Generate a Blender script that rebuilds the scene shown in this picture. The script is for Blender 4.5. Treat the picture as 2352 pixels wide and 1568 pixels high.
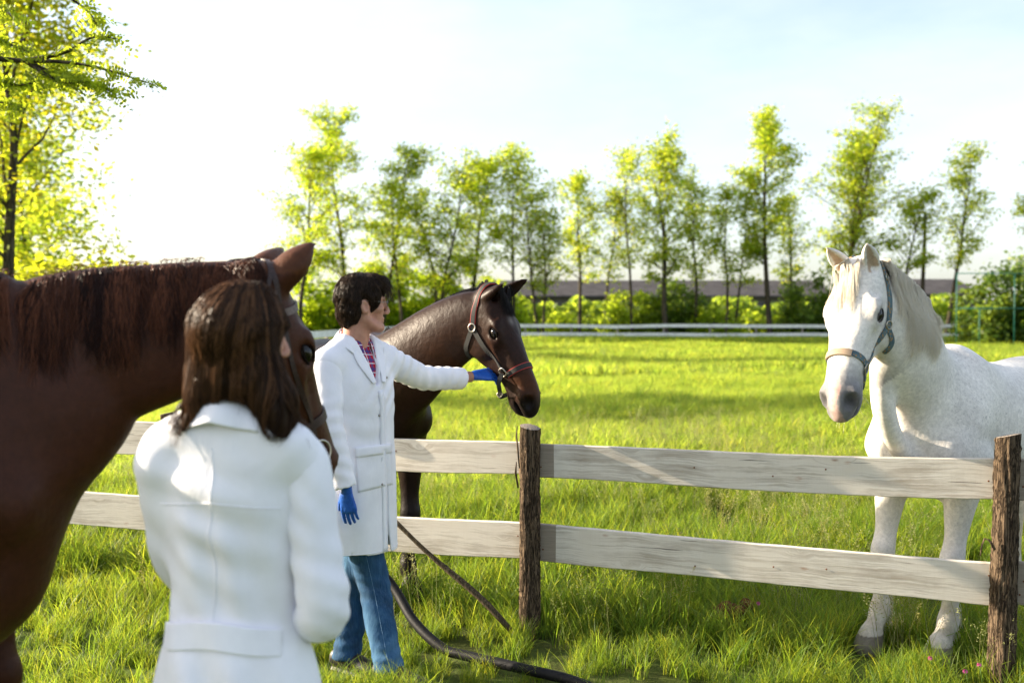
import bpy, bmesh, math, random
import numpy as np
from mathutils import Vector, Matrix
from mathutils.bvhtree import BVHTree
for _o in list(bpy.data.objects): bpy.data.objects.remove(_o)
SC = bpy.context.scene
COL = SC.collection
R = math.radians

# ------------------------------------------------------------------ camera
CAM_H, HORIZON, F_PX = 1.59, 730.0, 2287.0
PITCH = math.atan((784.0 - HORIZON) / F_PX)
cam_d = bpy.data.cameras.new('camera'); cam = bpy.data.objects.new('camera', cam_d); COL.objects.link(cam)
cam.location = (0, 0, CAM_H); cam.rotation_euler = (R(90) - PITCH, 0, 0)
cam_d.sensor_width = 36.0; cam_d.lens = 35.0; cam_d.clip_start = 0.05; cam_d.clip_end = 3000
cam_d.dof.use_dof = True; cam_d.dof.focus_distance = 4.75; cam_d.dof.aperture_fstop = 2.2; cam_d.dof.aperture_blades = 0
SC.camera = cam

# ------------------------------------------------------------------ sky, sun, exposure
SUN_AZ = 166.0      # degrees from +X towards +Y: the sun stands low at the left, a little behind the scene
SUN_EL = 20.0
SUN = Vector((math.cos(R(SUN_AZ)) * math.cos(R(SUN_EL)), math.sin(R(SUN_AZ)) * math.cos(R(SUN_EL)), math.sin(R(SUN_EL))))
W = bpy.data.worlds.new('World'); SC.world = W; W.use_nodes = True
nt = W.node_tree; nt.nodes.clear()
wo = nt.nodes.new('ShaderNodeOutputWorld'); bg = nt.nodes.new('ShaderNodeBackground')
sky = nt.nodes.new('ShaderNodeTexSky'); sky.sky_type = 'NISHITA'; sky.sun_disc = False
sky.sun_elevation = R(SUN_EL); sky.sun_rotation = R(90.0 - SUN_AZ)
sky.air_density = 1.0; sky.dust_density = 2.5; sky.ozone_density = 1.0; sky.altitude = 100
# thin white cloud veil, thicker in soft patches
tc = nt.nodes.new('ShaderNodeTexCoord'); mp = nt.nodes.new('ShaderNodeMapping'); mp.inputs['Scale'].default_value = (1.2, 1.2, 3.2)
nz = nt.nodes.new('ShaderNodeTexNoise'); nz.inputs['Scale'].default_value = 1.6; nz.inputs['Detail'].default_value = 6; nz.inputs['Roughness'].default_value = .55
cr = nt.nodes.new('ShaderNodeValToRGB'); cr.color_ramp.elements[0].position = .36; cr.color_ramp.elements[1].position = .66
cr.color_ramp.elements[0].color = (.15, .15, .15, 1); cr.color_ramp.elements[1].color = (.62, .62, .62, 1)
mx = nt.nodes.new('ShaderNodeMix'); mx.data_type = 'RGBA'
mx.inputs['B'].default_value = (3.8, 3.95, 4.25, 1)
nt.links.new(tc.outputs['Generated'], mp.inputs['Vector']); nt.links.new(mp.outputs['Vector'], nz.inputs['Vector'])
nt.links.new(nz.outputs['Fac'], cr.inputs['Fac']); nt.links.new(cr.outputs['Color'], mx.inputs['Factor'])
nt.links.new(sky.outputs['Color'], mx.inputs['A']); nt.links.new(mx.outputs['Result'], bg.inputs['Color'])
bg.inputs['Strength'].default_value = 0.10
nt.links.new(bg.outputs['Background'], wo.inputs['Surface'])
sl = bpy.data.lights.new('sun', 'SUN'); sun = bpy.data.objects.new('sun', sl); COL.objects.link(sun)
sl.energy = 5.0; sl.angle = R(0.55); sl.color = (1.0, .86, .66)
sun.rotation_euler = SUN.to_track_quat('Z', 'Y').to_euler(); sun.location = SUN * 60
SC.view_settings.view_transform = 'Standard'; SC.view_settings.look = 'None'
SC.view_settings.exposure = 1.75; SC.view_settings.gamma = 1.0; SC.view_settings.use_curve_mapping = False
SC.render.engine = 'CYCLES'
SC.cycles.use_denoising = True; SC.cycles.max_bounces = 8; SC.cycles.transparent_max_bounces = 12
SC.cycles.caustics_reflective = False; SC.cycles.caustics_refractive = False; SC.cycles.sample_clamp_indirect = 8

# ------------------------------------------------------------------ general helpers
def V(*a): return Vector(a)
def P(px, py, Y):
    """world point seen at (px, py) of a 2352 x 1568 picture, at world depth Y"""
    d = cam.rotation_euler.to_matrix() @ Vector(((px - 1176) / F_PX, (784 - py) / F_PX, -1.0))
    return Vector((0, 0, CAM_H)) + d * (Y / d.y)
def link(o, parent=None):
    COL.objects.link(o)
    if parent is not None:
        o.parent = parent
        o.matrix_parent_inverse = parent.matrix_world.inverted() if parent.parent is None and parent.type == 'EMPTY' and False else Matrix()
    return o
def tag(o, label=None, cat=None, group=None, kind=None):
    if label: o['label'] = label
    if cat: o['category'] = cat
    if group: o['group'] = group
    if kind: o['kind'] = kind
    return o
def empty(name, label=None, cat=None, group=None, loc=(0, 0, 0), rz=0):
    o = bpy.data.objects.new(name, None); o.empty_display_size = .1
    o.location = loc; o.rotation_euler = (0, 0, rz); COL.objects.link(o)
    return tag(o, label, cat, group)
ROOT_OFF = {}
def mesh_from(name, verts, faces, smooth=True, cols=None):
    """faces: (n,k) int array or list of tuples"""
    me = bpy.data.meshes.new(name)
    v = np.asarray(verts, dtype=np.float32).reshape(-1, 3)
    if isinstance(faces, np.ndarray):
        n, k = faces.shape
        me.vertices.add(len(v)); me.vertices.foreach_set('co', v.ravel())
        me.loops.add(n * k); me.loops.foreach_set('vertex_index', faces.astype(np.int32).ravel())
        me.polygons.add(n)
        me.polygons.foreach_set('loop_start', np.arange(0, n * k, k, dtype=np.int32))
        try: me.polygons.foreach_set('loop_total', np.full(n, k, dtype=np.int32))
        except Exception: pass
        me.update(calc_edges=True)
    else:
        me.from_pydata(v.tolist(), [], faces); me.update()
    if len(me.polygons): me.polygons.foreach_set('use_smooth', np.full(len(me.polygons), bool(smooth)))
    if cols is not None:
        at = me.color_attributes.new('col', 'FLOAT_COLOR', 'POINT')
        c = np.ones((len(v), 4), dtype=np.float32); c[:, :3] = cols
        at.data.foreach_set('color', c.ravel())
    return me
def mobj(name, verts, faces, material, parent=None, smooth=True, cols=None):
    """one mesh object; verts are world coordinates, stored relative to the parent's base"""
    v = np.asarray(verts, dtype=np.float32).reshape(-1, 3)
    if parent is not None:
        off = world_loc(parent); v = v - np.array(off, dtype=np.float32)
    me = mesh_from(name, v, faces, smooth, cols)
    if material is not None: me.materials.append(material)
    o = bpy.data.objects.new(name, me); COL.objects.link(o)
    if parent is not None: o.parent = parent
    return o
def world_loc(o):
    p = Vector((0, 0, 0))
    while o is not None: p += o.location; o = o.parent
    return p
def copy_tree(o, parent=None):
    c = o.copy(); COL.objects.link(c); c.parent = parent
    for ch in o.children: copy_tree(ch, c)
    return c

class MB:
    """collects vertices and faces of ONE mesh"""
    def __init__(s): s.v = []; s.f = []
    def add(s, v, f):
        b = len(s.v); s.v += [tuple(x) for x in v]; s.f += [tuple(i + b for i in q) for q in f]
    def box(s, c, ax, ay, az):
        c = Vector(c); ax, ay, az = Vector(ax), Vector(ay), Vector(az)
        v = [c + ax * i + ay * j + az * k for i in (-1, 1) for j in (-1, 1) for k in (-1, 1)]
        s.add(v, [(0, 1, 3, 2), (4, 6, 7, 5), (0, 4, 5, 1), (2, 3, 7, 6), (0, 2, 6, 4), (1, 5, 7, 3)])
    def tube(s, pts, rad, n=8, caps=True, flat=1.0, up=None):
        pts = [Vector(p) for p in pts]
        if not hasattr(rad, '__len__'): rad = [rad] * len(pts)
        rings = []; prev = None
        for i, p in enumerate(pts):
            t = (pts[min(i + 1, len(pts) - 1)] - pts[max(i - 1, 0)]).normalized()
            if prev is None:
                u = Vector(up) if up is not None else (Vector((0, 0, 1)) if abs(t.z) < .9 else Vector((1, 0, 0)))
            else: u = prev
            u = (u - t * u.dot(t)).normalized(); w = t.cross(u); prev = u
            rings.append([p + (u * math.cos(a) + w * math.sin(a) * flat) * rad[i] for a in [2 * math.pi * k / n for k in range(n)]])
        v = [x for r in rings for x in r]; f = []
        for i in range(len(pts) - 1):
            for k in range(n): f.append((i * n + k, i * n + (k + 1) % n, (i + 1) * n + (k + 1) % n, (i + 1) * n + k))
        if caps: f.append(tuple(range(n - 1, -1, -1))); f.append(tuple((len(pts) - 1) * n + k for k in range(n)))
        s.add(v, f)
    def ribbon(s, pts, nrm, w, th):
        """flat strap along pts, nrm = outward normal at each point, half width w, thickness th"""
        n = len(pts); v = []; f = []
        for i in range(n):
            t = (pts[min(i + 1, n - 1)] - pts[max(i - 1, 0)]).normalized(); nn = nrm[i].normalized(); b = t.cross(nn).normalized()
            ww = w[i] if hasattr(w, '__len__') else w
            for (a, c) in ((-1, 0), (-1, 1), (1, 1), (1, 0)): v.append(pts[i] + b * ww * a + nn * th * c)
        for i in range(n - 1):
            for k in range(4): f.append((i * 4 + k, i * 4 + (k + 1) % 4, i * 4 + 4 + (k + 1) % 4, i * 4 + 4 + k))
        f.append((3, 2, 1, 0)); f.append(tuple((n - 1) * 4 + k for k in range(4)))
        s.add(v, f)
    def build(s, name, material, parent=None, smooth=False):
        return mobj(name, s.v, s.f, material, parent, smooth)
def catmull(pts, n):
    """resample a list of tuples (any length) with a Catmull-Rom spline to n points"""
    a = np.array(pts, dtype=float); m = len(a)
    if m == 2: 
        t = np.linspace(0, 1, n)[:, None]; return a[0] * (1 - t) + a[1] * t
    e = np.vstack([2 * a[0] - a[1], a, 2 * a[-1] - a[-2]]); out = []
    for u in np.linspace(0, m - 1, n):
        i = min(int(u), m - 2); t = u - i; p0, p1, p2, p3 = e[i], e[i + 1], e[i + 2], e[i + 3]
        out.append(.5 * ((2 * p1) + (-p0 + p2) * t + (2 * p0 - 5 * p1 + 4 * p2 - p3) * t * t + (-p0 + 3 * p1 - 3 * p2 + p3) * t ** 3))
    return np.array(out)
def smooth_bevel(o, w=.004, seg=2):
    m = o.modifiers.new('bevel', 'BEVEL'); m.width = w; m.segments = seg; m.limit_method = 'ANGLE'; return o

# ------------------------------------------------------------------ materials
class NM:
    """tiny node-graph helper round a Principled material"""
    def __init__(s, name):
        s.m = bpy.data.materials.new(name); s.m.use_nodes = True; s.t = s.m.node_tree; s.b = s.t.nodes['Principled BSDF']; s.out = s.t.nodes['Material Output']
    def n(s, kind, **kw):
        x = s.t.nodes.new(kind)
        for k, v in kw.items():
            if k in x.inputs.keys(): x.inputs[k].default_value = v
            else: setattr(x, k, v)
        return x
    def l(s, a, b): s.t.links.new(a, b)
    def coord(s, kind='Object', scale=(1, 1, 1), rot=(0, 0, 0)):
        c = s.n('ShaderNodeTexCoord'); m = s.n('ShaderNodeMapping'); m.inputs['Scale'].default_value = scale; m.inputs['Rotation'].default_value = rot
        s.l(c.outputs[kind], m.inputs['Vector']); return m.outputs['Vector']
    def noise(s, vec, scale, detail=4, rough=.55, dist=0):
        x = s.n('ShaderNodeTexNoise', Scale=scale, Detail=detail, Roughness=rough, Distortion=dist); s.l(vec, x.inputs['Vector']); return x.outputs['Fac']
    def ramp(s, fac, *stops):
        x = s.n('ShaderNodeValToRGB'); e = x.color_ramp.elements
        while len(e) < len(stops): e.new(.5)
        for i, (p, c) in enumerate(stops):
            e[i].position = p; e[i].color = (c, c, c, 1) if not hasattr(c, '__len__') else (*c, 1)
        s.l(fac, x.inputs['Fac']); return x.outputs['Color']
    def mix(s, fac, a, b, mode='MIX'):
        x = s.n('ShaderNodeMix', data_type='RGBA', blend_type=mode)
        for k, v in (('Factor', fac), ('A', a), ('B', b)):
            i = [q for q in x.inputs if q.identifier == {'Factor': 'Factor_Float', 'A': 'A_Color', 'B': 'B_Color'}[k]][0]
            if hasattr(v, 'links') or hasattr(v, 'is_linked'): s.l(v, i)
            elif hasattr(v, '__len__'): i.default_value = (*v, 1)
            else: i.default_value = v
        return [q for q in x.outputs if q.identifier == 'Result_Color'][0]
    def math(s, op, a, b=0.0):
        x = s.n('ShaderNodeMath', operation=op)
        for i, v in enumerate((a, b)):
            if hasattr(v, 'is_linked'): s.l(v, x.inputs[i])
            else: x.inputs[i].default_value = v
        return x.outputs[0]
    def bump(s, h, strength=.3, dist=.01, prev=None):
        x = s.n('ShaderNodeBump', Strength=strength, Distance=dist); s.l(h, x.inputs['Height'])
        if prev is not None: s.l(prev, x.inputs['Normal'])
        s.l(x.outputs['Normal'], s.b.inputs['Normal']); return x.outputs['Normal']
    def base(s, c, rough=.6, spec=.5, metal=0.0):
        if hasattr(c, 'is_linked'): s.l(c, s.b.inputs['Base Color'])
        else: s.b.inputs['Base Color'].default_value = (*c, 1)
        if hasattr(rough, 'is_linked'): s.l(rough, s.b.inputs['Roughness'])
        else: s.b.inputs['Roughness'].default_value = rough
        s.b.inputs['Specular IOR Level'].default_value = spec; s.b.inputs['Metallic'].default_value = metal
        return s
    def attr(s, name='col'):
        x = s.n('ShaderNodeAttribute', attribute_name=name); return x.outputs['Color']
    def attrf(s, name):
        x = s.n('ShaderNodeAttribute', attribute_name=name); return x.outputs['Fac']
    def translucent(s, color, fac):
        t = s.n('ShaderNodeBsdfTranslucent'); m = s.n('ShaderNodeMixShader'); m.inputs[0].default_value = fac
        if hasattr(color, 'is_linked'): s.l(color, t.inputs['Color'])
        else: t.inputs['Color'].default_value = (*color, 1)
        s.l(s.b.outputs[0], m.inputs[1]); s.l(t.outputs[0], m.inputs[2]); s.l(m.outputs[0], s.out.inputs['Surface'])
def simple(name, c, rough=.6, spec=.4, metal=0.0, var=.15, nscale=30, bump=.0):
    k = NM(name); v = k.coord(); f = k.noise(v, nscale, 4)
    lo = [x * (1 - var) for x in c]; hi = [min(1, x * (1 + var)) for x in c]
    k.base(k.ramp(f, (.3, lo), (.7, hi)), rough, spec, metal)
    if bump: k.bump(f, bump, .004)
    return k.m
# ------------------------------------------------------------------ implicit-surface modeller (smooth organic bodies as one continuous mesh)
class Field:
    def __init__(s, lo, hi, h):
        s.h = h; s.lo = np.array(lo, dtype=np.float32); n = np.ceil((np.array(hi) - np.array(lo)) / h).astype(int) + 1
        s.n = n; s.F = np.full(n, 9.0, dtype=np.float32)
    def block(s, lo, hi):
        a = np.clip(np.floor((np.array(lo) - s.lo) / s.h).astype(int), 0, s.n - 1); b = np.clip(np.ceil((np.array(hi) - s.lo) / s.h).astype(int) + 1, 1, s.n)
        sl = tuple(slice(a[i], b[i]) for i in range(3))
        xs = [(s.lo[i] + s.h * np.arange(a[i], b[i], dtype=np.float32)) for i in range(3)]
        return sl, (xs[0][:, None, None], xs[1][None, :, None], xs[2][None, None, :]), a
    @staticmethod
    def smin(a, b, k):
        if k <= 0: return np.minimum(a, b)
        h = np.maximum(k - np.abs(a - b), 0) / k
        return np.minimum(a, b) - h * h * k * .25
    def apply(s, sl, d, k, op):
        cur = s.F[sl]
        if op == 'add': s.F[sl] = s.smin(cur, d, k)
        elif op == 'sub': s.F[sl] = -s.smin(-cur, d, k)
        elif op == 'dig':      # shallow engraving: push surface in by k where d<0
            s.F[sl] = cur + k * np.clip(-d / .01, 0, 1)
    def chain(s, pts, lat=(0, 1, 0), k=.03, n=None, op='add'):
        """pts rows: (x,y,z, half width, half height up, half height down); lat = width direction"""
        rows = []
        for p in pts:
            q = list(p[0]) if hasattr(p[0], '__len__') else list(p[:3]); r = list(p[1:]) if hasattr(p[0], '__len__') else list(p[3:])
            if len(r) == 1: r = [r[0]] * 3
            if len(r) == 2: r = [r[0], r[1], r[1]]
            rows.append(q + r)
        if n is None: n = max(2, 4 * (len(rows) - 1) + 1)
        C = catmull(rows, n) if len(rows) > 1 else np.array(rows + rows)
        if len(rows) == 1: C[1, :3] += 1e-4
        C[:, 3:] = np.maximum(C[:, 3:], .002)
        lat = Vector(lat)
        mrg = k + 3 * s.h
        mr = C[:, 3:].max(axis=1)
        lo = (C[:, :3] - mr[:, None]).min(axis=0) - mrg; hi = (C[:, :3] + mr[:, None]).max(axis=0) + mrg
        sl, _, a0 = s.block(lo, hi)
        T = np.full([q.stop - q.start for q in sl], 9.0, dtype=np.float32)
        for i in range(len(C) - 1):
            A = C[i]; B = C[i + 1]; ab = B[:3] - A[:3]; L2 = float(ab @ ab) + 1e-12; L = math.sqrt(L2); u = ab / L
            uv = Vector(u); l = lat - uv * lat.dot(uv)
            if l.length < 1e-3: l = uv.orthogonal()
            l.normalize(); dn = uv.cross(l)
            if dn.z < 0 or (abs(dn.z) < 1e-4 and dn.x < 0): dn = -dn
            m = max(mr[i], mr[i + 1]) + mrg
            sb, (X, Y, Z), a = s.block(np.minimum(A[:3], B[:3]) - m, np.maximum(A[:3], B[:3]) + m)
            X = X - A[0]; Y = Y - A[1]; Z = Z - A[2]
            t = np.clip((X * ab[0] + Y * ab[1] + Z * ab[2]) / L2, 0, 1)
            dx = X - t * ab[0]; dy = Y - t * ab[1]; dz = Z - t * ab[2]
            dl = dx * l.x + dy * l.y + dz * l.z; db = dx * dn.x + dy * dn.y + dz * dn.z; da = dx * u[0] + dy * u[1] + dz * u[2]
            ra = A[3] + t * (B[3] - A[3]); ru = A[4] + t * (B[4] - A[4]); rd = A[5] + t * (B[5] - A[5])
            rb = np.where(db > 0, ru, rd); rc = np.minimum(ra, rb)
            k0 = np.sqrt((dl / ra) ** 2 + (db / rb) ** 2 + (da / rc) ** 2); k1 = np.sqrt((dl / ra ** 2) ** 2 + (db / rb ** 2) ** 2 + (da / rc ** 2) ** 2) + 1e-6
            d = np.where(k0 < .2, -rc * .8, k0 * (k0 - 1) / k1)
            off = a - a0
            ss = tuple(slice(off[j], off[j] + d.shape[j]) for j in range(3))
            ss2 = []; dd = []
            for j in range(3):
                st = max(ss[j].start, 0); en = min(ss[j].stop, T.shape[j]); ss2.append(slice(st, en)); dd.append(slice(st - ss[j].start, en - ss[j].start))
            T[tuple(ss2)] = np.minimum(T[tuple(ss2)], d[tuple(dd)])
        s.apply(sl, T, k, op)
    def ell(s, c, r, axes=None, k=.02, op='add'):
        c = np.array(c, dtype=float); m = max(r) + k + 3 * s.h
        sl, (X, Y, Z), _ = s.block(c - m, c + m); X = X - c[0]; Y = Y - c[1]; Z = Z - c[2]
        if axes is None: q = (X, Y, Z)
        else: q = [X * a[0] + Y * a[1] + Z * a[2] for a in axes]
        k0 = np.sqrt((q[0] / r[0]) ** 2 + (q[1] / r[1]) ** 2 + (q[2] / r[2]) ** 2); k1 = np.sqrt((q[0] / r[0] ** 2) ** 2 + (q[1] / r[1] ** 2) ** 2 + (q[2] / r[2] ** 2) ** 2) + 1e-6
        s.apply(sl, np.where(k0 < .2, -min(r) * .8, k0 * (k0 - 1) / k1), k, op)
    def cut(s, p, nrm, k=.0, lo=None, hi=None):
        """remove everything on the side nrm points to (inside the optional box)"""
        lo = s.lo if lo is None else lo; hi = s.lo + s.h * s.n if hi is None else hi
        sl, (X, Y, Z), _ = s.block(lo, hi); nn = Vector(nrm).normalized()
        d = (X - p[0]) * nn.x + (Y - p[1]) * nn.y + (Z - p[2]) * nn.z
        s.F[sl] = -s.smin(-s.F[sl], -d + 0 * s.F[sl], k)
    def warp(s, fn, lo=None, hi=None):
        lo = s.lo if lo is None else lo; hi = s.lo + s.h * s.n if hi is None else hi
        sl, (X, Y, Z), _ = s.block(lo, hi); s.F[sl] += fn(X, Y, Z).astype(np.float32)
    def mesh(s):
        F = s.F; F[0] = 9; F[-1] = 9; F[:, 0] = 9; F[:, -1] = 9; F[:, :, 0] = 9; F[:, :, -1] = 9
        ins = F < 0
        c = ins[:-1, :-1, :-1].astype(np.int8)
        for dx in (0, 1):
            for dy in (0, 1):
                for dz in (0, 1):
                    if dx + dy + dz: c = c + ins[dx:dx + ins.shape[0] - 1, dy:dy + ins.shape[1] - 1, dz:dz + ins.shape[2] - 1]
        act = (c > 0) & (c < 8); idx = np.full(act.shape, -1, dtype=np.int32); ijk = np.argwhere(act); idx[act] = np.arange(len(ijk))
        acc = np.zeros((len(ijk), 3)); cnt = np.zeros(len(ijk))
        cor = [(0, 0, 0), (1, 0, 0), (0, 1, 0), (1, 1, 0), (0, 0, 1), (1, 0, 1), (0, 1, 1), (1, 1, 1)]
        val = np.stack([F[ijk[:, 0] + q[0], ijk[:, 1] + q[1], ijk[:, 2] + q[2]] for q in cor], axis=1)
        for a in range(8):
            for b in range(a + 1, 8):
                if sum(abs(cor[a][j] - cor[b][j]) for j in range(3)) != 1: continue
                va, vb = val[:, a], val[:, b]; cr_ = (va < 0) != (vb < 0)
                t = np.where(cr_, va / np.where(np.abs(va - vb) < 1e-9, 1, va - vb), 0); t = np.clip(t, 0, 1)
                p = np.array(cor[a])[None] + t[:, None] * (np.array(cor[b]) - np.array(cor[a]))[None]
                acc += np.where(cr_[:, None], p, 0); cnt += cr_
        vv = s.lo + s.h * (ijk + acc / np.maximum(cnt, 1)[:, None])
        quads = []
        for ax in range(3):
            o1, o2 = [(1, 2), (2, 0), (0, 1)][ax]
            sA = [slice(None)] * 3; sB = [slice(None)] * 3; sA[ax] = slice(0, -1); sB[ax] = slice(1, None)
            e = ins[tuple(sA)] != ins[tuple(sB)]; w = np.argwhere(e)
            w = w[(w[:, o1] > 0) & (w[:, o2] > 0) & (w[:, o1] < F.shape[o1] - 1) & (w[:, o2] < F.shape[o2] - 1)]
            if not len(w): continue
            def cell(d1, d2):
                q = w.copy(); q[:, o1] += d1; q[:, o2] += d2; return idx[q[:, 0], q[:, 1], q[:, 2]]
            q = np.stack([cell(-1, -1), cell(0, -1), cell(0, 0), cell(-1, 0)], axis=1)
            flip = ~ins[w[:, 0], w[:, 1], w[:, 2]]; q[flip] = q[flip][:, ::-1]
            quads.append(q)
        Q = np.vstack(quads); Q = Q[(Q >= 0).all(axis=1)]
        # light Laplacian polish
        for _ in range(2):
            sm = np.zeros_like(vv); ct = np.zeros(len(vv))
            for a, b in ((0, 1), (1, 2), (2, 3), (3, 0)):
                for j in range(3): 
                    sm[:, j] += np.bincount(Q[:, a], vv[Q[:, b], j], len(vv)) + np.bincount(Q[:, b], vv[Q[:, a], j], len(vv))
                ct += np.bincount(Q[:, a], minlength=len(vv)) + np.bincount(Q[:, b], minlength=len(vv))
            vv = vv * .5 + .5 * sm / np.maximum(ct, 1)[:, None]
        return vv, Q
def bvh_of(vv, Q): return BVHTree.FromPolygons([Vector(x) for x in vv.tolist()], Q.tolist())
def near(bvh, p):
    h = bvh.find_nearest(Vector(p)); return h[0], h[1]
def fold_noise(X, Y, Z, f, seed=0):
    """cheap smooth pseudo noise"""
    a = seed * 1.7
    return (np.sin(f * (X * 1.1 + Y * .7 + Z * .4) + a + 1.3 * np.sin(f * .6 * (Z - X) + a)) + np.sin(f * (Y * 1.2 - Z * .9 + X * .3) + 2 * a + 1.1 * np.sin(f * .7 * (X + Y) + a))) * .5
# ------------------------------------------------------------------ setting materials
def mat_ground():
    k = NM('meadow_soil'); v = k.coord('Object'); a = k.noise(v, .35, 6); b = k.noise(v, 7, 6, .7)
    c1 = k.ramp(b, (.3, (.045, .065, .012)), (.55, (.08, .12, .02)), (.8, (.13, .15, .04)))
    c2 = k.ramp(b, (.3, (.045, .040, .018)), (.7, (.085, .10, .025)))
    k.base(k.mix(k.ramp(a, (.4, 0.), (.65, 1.)), c1, c2), .95, .1); k.bump(b, .6, .05); return k.m
def mat_blade(name, c, t, tf=.5):
    k = NM(name); oi = k.n('ShaderNodeObjectInfo'); at = k.attr('col')
    v = k.ramp(oi.outputs['Random'], (0., (.72, .80, .6)), (.55, (1., 1., 1.)), (1., (1.25, 1.12, .9)))
    base = k.mix(1., k.mix(1., c, at, 'MULTIPLY'), v, 'MULTIPLY')
    k.base(base, .5, .22); k.translucent(k.mix(1., k.mix(1., t, at, 'MULTIPLY'), v, 'MULTIPLY'), tf); return k.m
M_GROUND = mat_ground()
M_GRASS = mat_blade('grass_blade', (.085, .150, .018), (.36, .50, .035))
M_PAST = mat_blade('pasture_blade', (.135, .19, .028), (.56, .72, .075), .54)
M_SEED = mat_blade('grass_seed_head', (.30, .30, .13), (.42, .42, .15), .4)
def mat_bark(name, dark, light, sc=1.0):
    k = NM(name); v = k.coord('Object', (14 * sc, 14 * sc, 2.2 * sc)); a = k.noise(v, 2.2, 8, .65, .6); w = k.noise(k.coord('Object', (60 * sc, 60 * sc, 8 * sc)), 1.5, 6, .7)
    f = k.mix(.45, a, w); cz = k.noise(k.coord('Object', (46 * sc, 46 * sc, 3.6 * sc)), 1.3, 5, .6, .5); cz = k.ramp(k.math('ABSOLUTE', k.math('SUBTRACT', cz, .5)), (.0, 0.), (.075, 1.)); f = k.mix(.30, f, cz)
    k.base(k.ramp(f, (.36, dark), (.56, [x * .55 + y * .45 for x, y in zip(dark, light)]), (.76, light)), .9, .15); k.bump(f, .9, .02); return k.m
M_BARK = mat_bark('tree_bark', (.030, .024, .016), (.11, .09, .06), .25)
M_POST = mat_bark('post_bark', (.026, .017, .011), (.20, .14, .09), 1.6)
def mat_endgrain():
    k = NM('cut_end_grain'); w = k.n('ShaderNodeTexWave', wave_type='RINGS', rings_direction='Z'); w.inputs['Scale'].default_value = 22; w.inputs['Distortion'].default_value = 3
    k.l(k.coord('Object'), w.inputs['Vector']); n = k.noise(k.coord('Object'), 40, 5)
    k.base(k.mix(n, k.ramp(w.outputs['Fac'], (.2, (.24, .20, .16)), (.8, (.38, .33, .28))), (.20, .17, .15)), .9, .1); return k.m
M_END = mat_endgrain()
def mat_rail():
    """old white paint worn off along the grain; object X runs along the board"""
    k = NM('weathered_white_paint'); oi = k.n('ShaderNodeObjectInfo')
    tc_ = k.n('ShaderNodeTexCoord'); off = k.n('ShaderNodeVectorMath', operation='ADD'); cmb = k.n('ShaderNodeCombineXYZ')
    k.l(k.math('MULTIPLY', oi.outputs['Random'], 40.), cmb.inputs['X']); k.l(k.math('MULTIPLY', oi.outputs['Random'], 17.), cmb.inputs['Z'])
    k.l(tc_.outputs['Object'], off.inputs[0]); k.l(cmb.outputs[0], off.inputs[1])
    def mapped(s):
        m = k.n('ShaderNodeMapping'); m.inputs['Scale'].default_value = s; k.l(off.outputs[0], m.inputs['Vector']); return m.outputs['Vector']
    vor = k.n('ShaderNodeTexVoronoi', Scale=1.0); k.l(mapped((2.2, 2.2, 5.5)), vor.inputs['Vector'])      # knots bend the grain
    knot = k.ramp(vor.outputs['Distance'], (0., 1.), (.22, 0.))
    wob = k.noise(mapped((1.6, 3, 3)), 1.9, 4)
    gv = k.n('ShaderNodeVectorMath', operation='MULTIPLY_ADD'); sc_ = k.n('ShaderNodeCombineXYZ'); k.l(k.math('ADD', k.math('MULTIPLY', wob, 4.5), k.math('MULTIPLY', knot, 4.0)), sc_.inputs['Z'])
    add = k.n('ShaderNodeVectorMath', operation='ADD'); k.l(mapped((1.2, 70, 70)), add.inputs[0]); k.l(sc_.outputs[0], add.inputs[1])
    grain = k.noise(add.outputs[0], 1.6, 7, .68, .4); fine = k.noise(mapped((6, 160, 160)), 1.4, 5, .7); blot = k.noise(mapped((2.0, 5, 5)), 1.3, 6, .6); saw = k.noise(mapped((150, 8, 8)), 1.0, 3, .6)
    wear = k.mix(.26, grain, fine); wear = k.mix(.45, wear, blot)
    paint = k.ramp(blot, (.3, (.63, .57, .49)), (.7, (.75, .71, .65))); paint = k.mix(k.ramp(saw, (.5, 0.), (.75, .14)), paint, (.50, .42, .33))
    wood = k.ramp(fine, (.3, (.22, .175, .13)), (.7, (.43, .36, .28)))
    c = k.mix(k.ramp(wear, (.475, 0.), (.54, .45), (.64, .95)), paint, wood)
    c = k.mix(k.ramp(knot, (.80, 0.), (.97, .8)), c, (.26, .14, .07))
    crack = k.noise(mapped((2.5, 95, 95)), 1.0, 3, .5); cm = k.ramp(crack, (.70, 0.), (.73, .9)); c = k.mix(cm, c, (.07, .055, .045))
    rv = k.n('ShaderNodeTexVoronoi', Scale=1.0); k.l(mapped((5.5, 5.5, 9)), rv.inputs['Vector']); c = k.mix(k.math('MULTIPLY', k.ramp(rv.outputs['Distance'], (.05, 1.), (.13, 0.)), k.ramp(fine, (.45, 0.), (.6, .85))), c, (.30, .11, .035))
    sx = k.n('ShaderNodeSeparateXYZ'); k.l(tc_.outputs['Object'], sx.inputs[0])          # darker wood-toned strip at the board's left end, beside the post
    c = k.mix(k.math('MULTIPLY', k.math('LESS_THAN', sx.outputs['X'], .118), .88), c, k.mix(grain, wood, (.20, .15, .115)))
    k.base(c, .82, .2); k.bump(k.mix(.5, grain, fine), .35, .004); return k.m
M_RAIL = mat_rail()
M_FARWHITE = simple('far_fence_paint', (.80, .78, .76), .8, .2, nscale=3)

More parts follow.
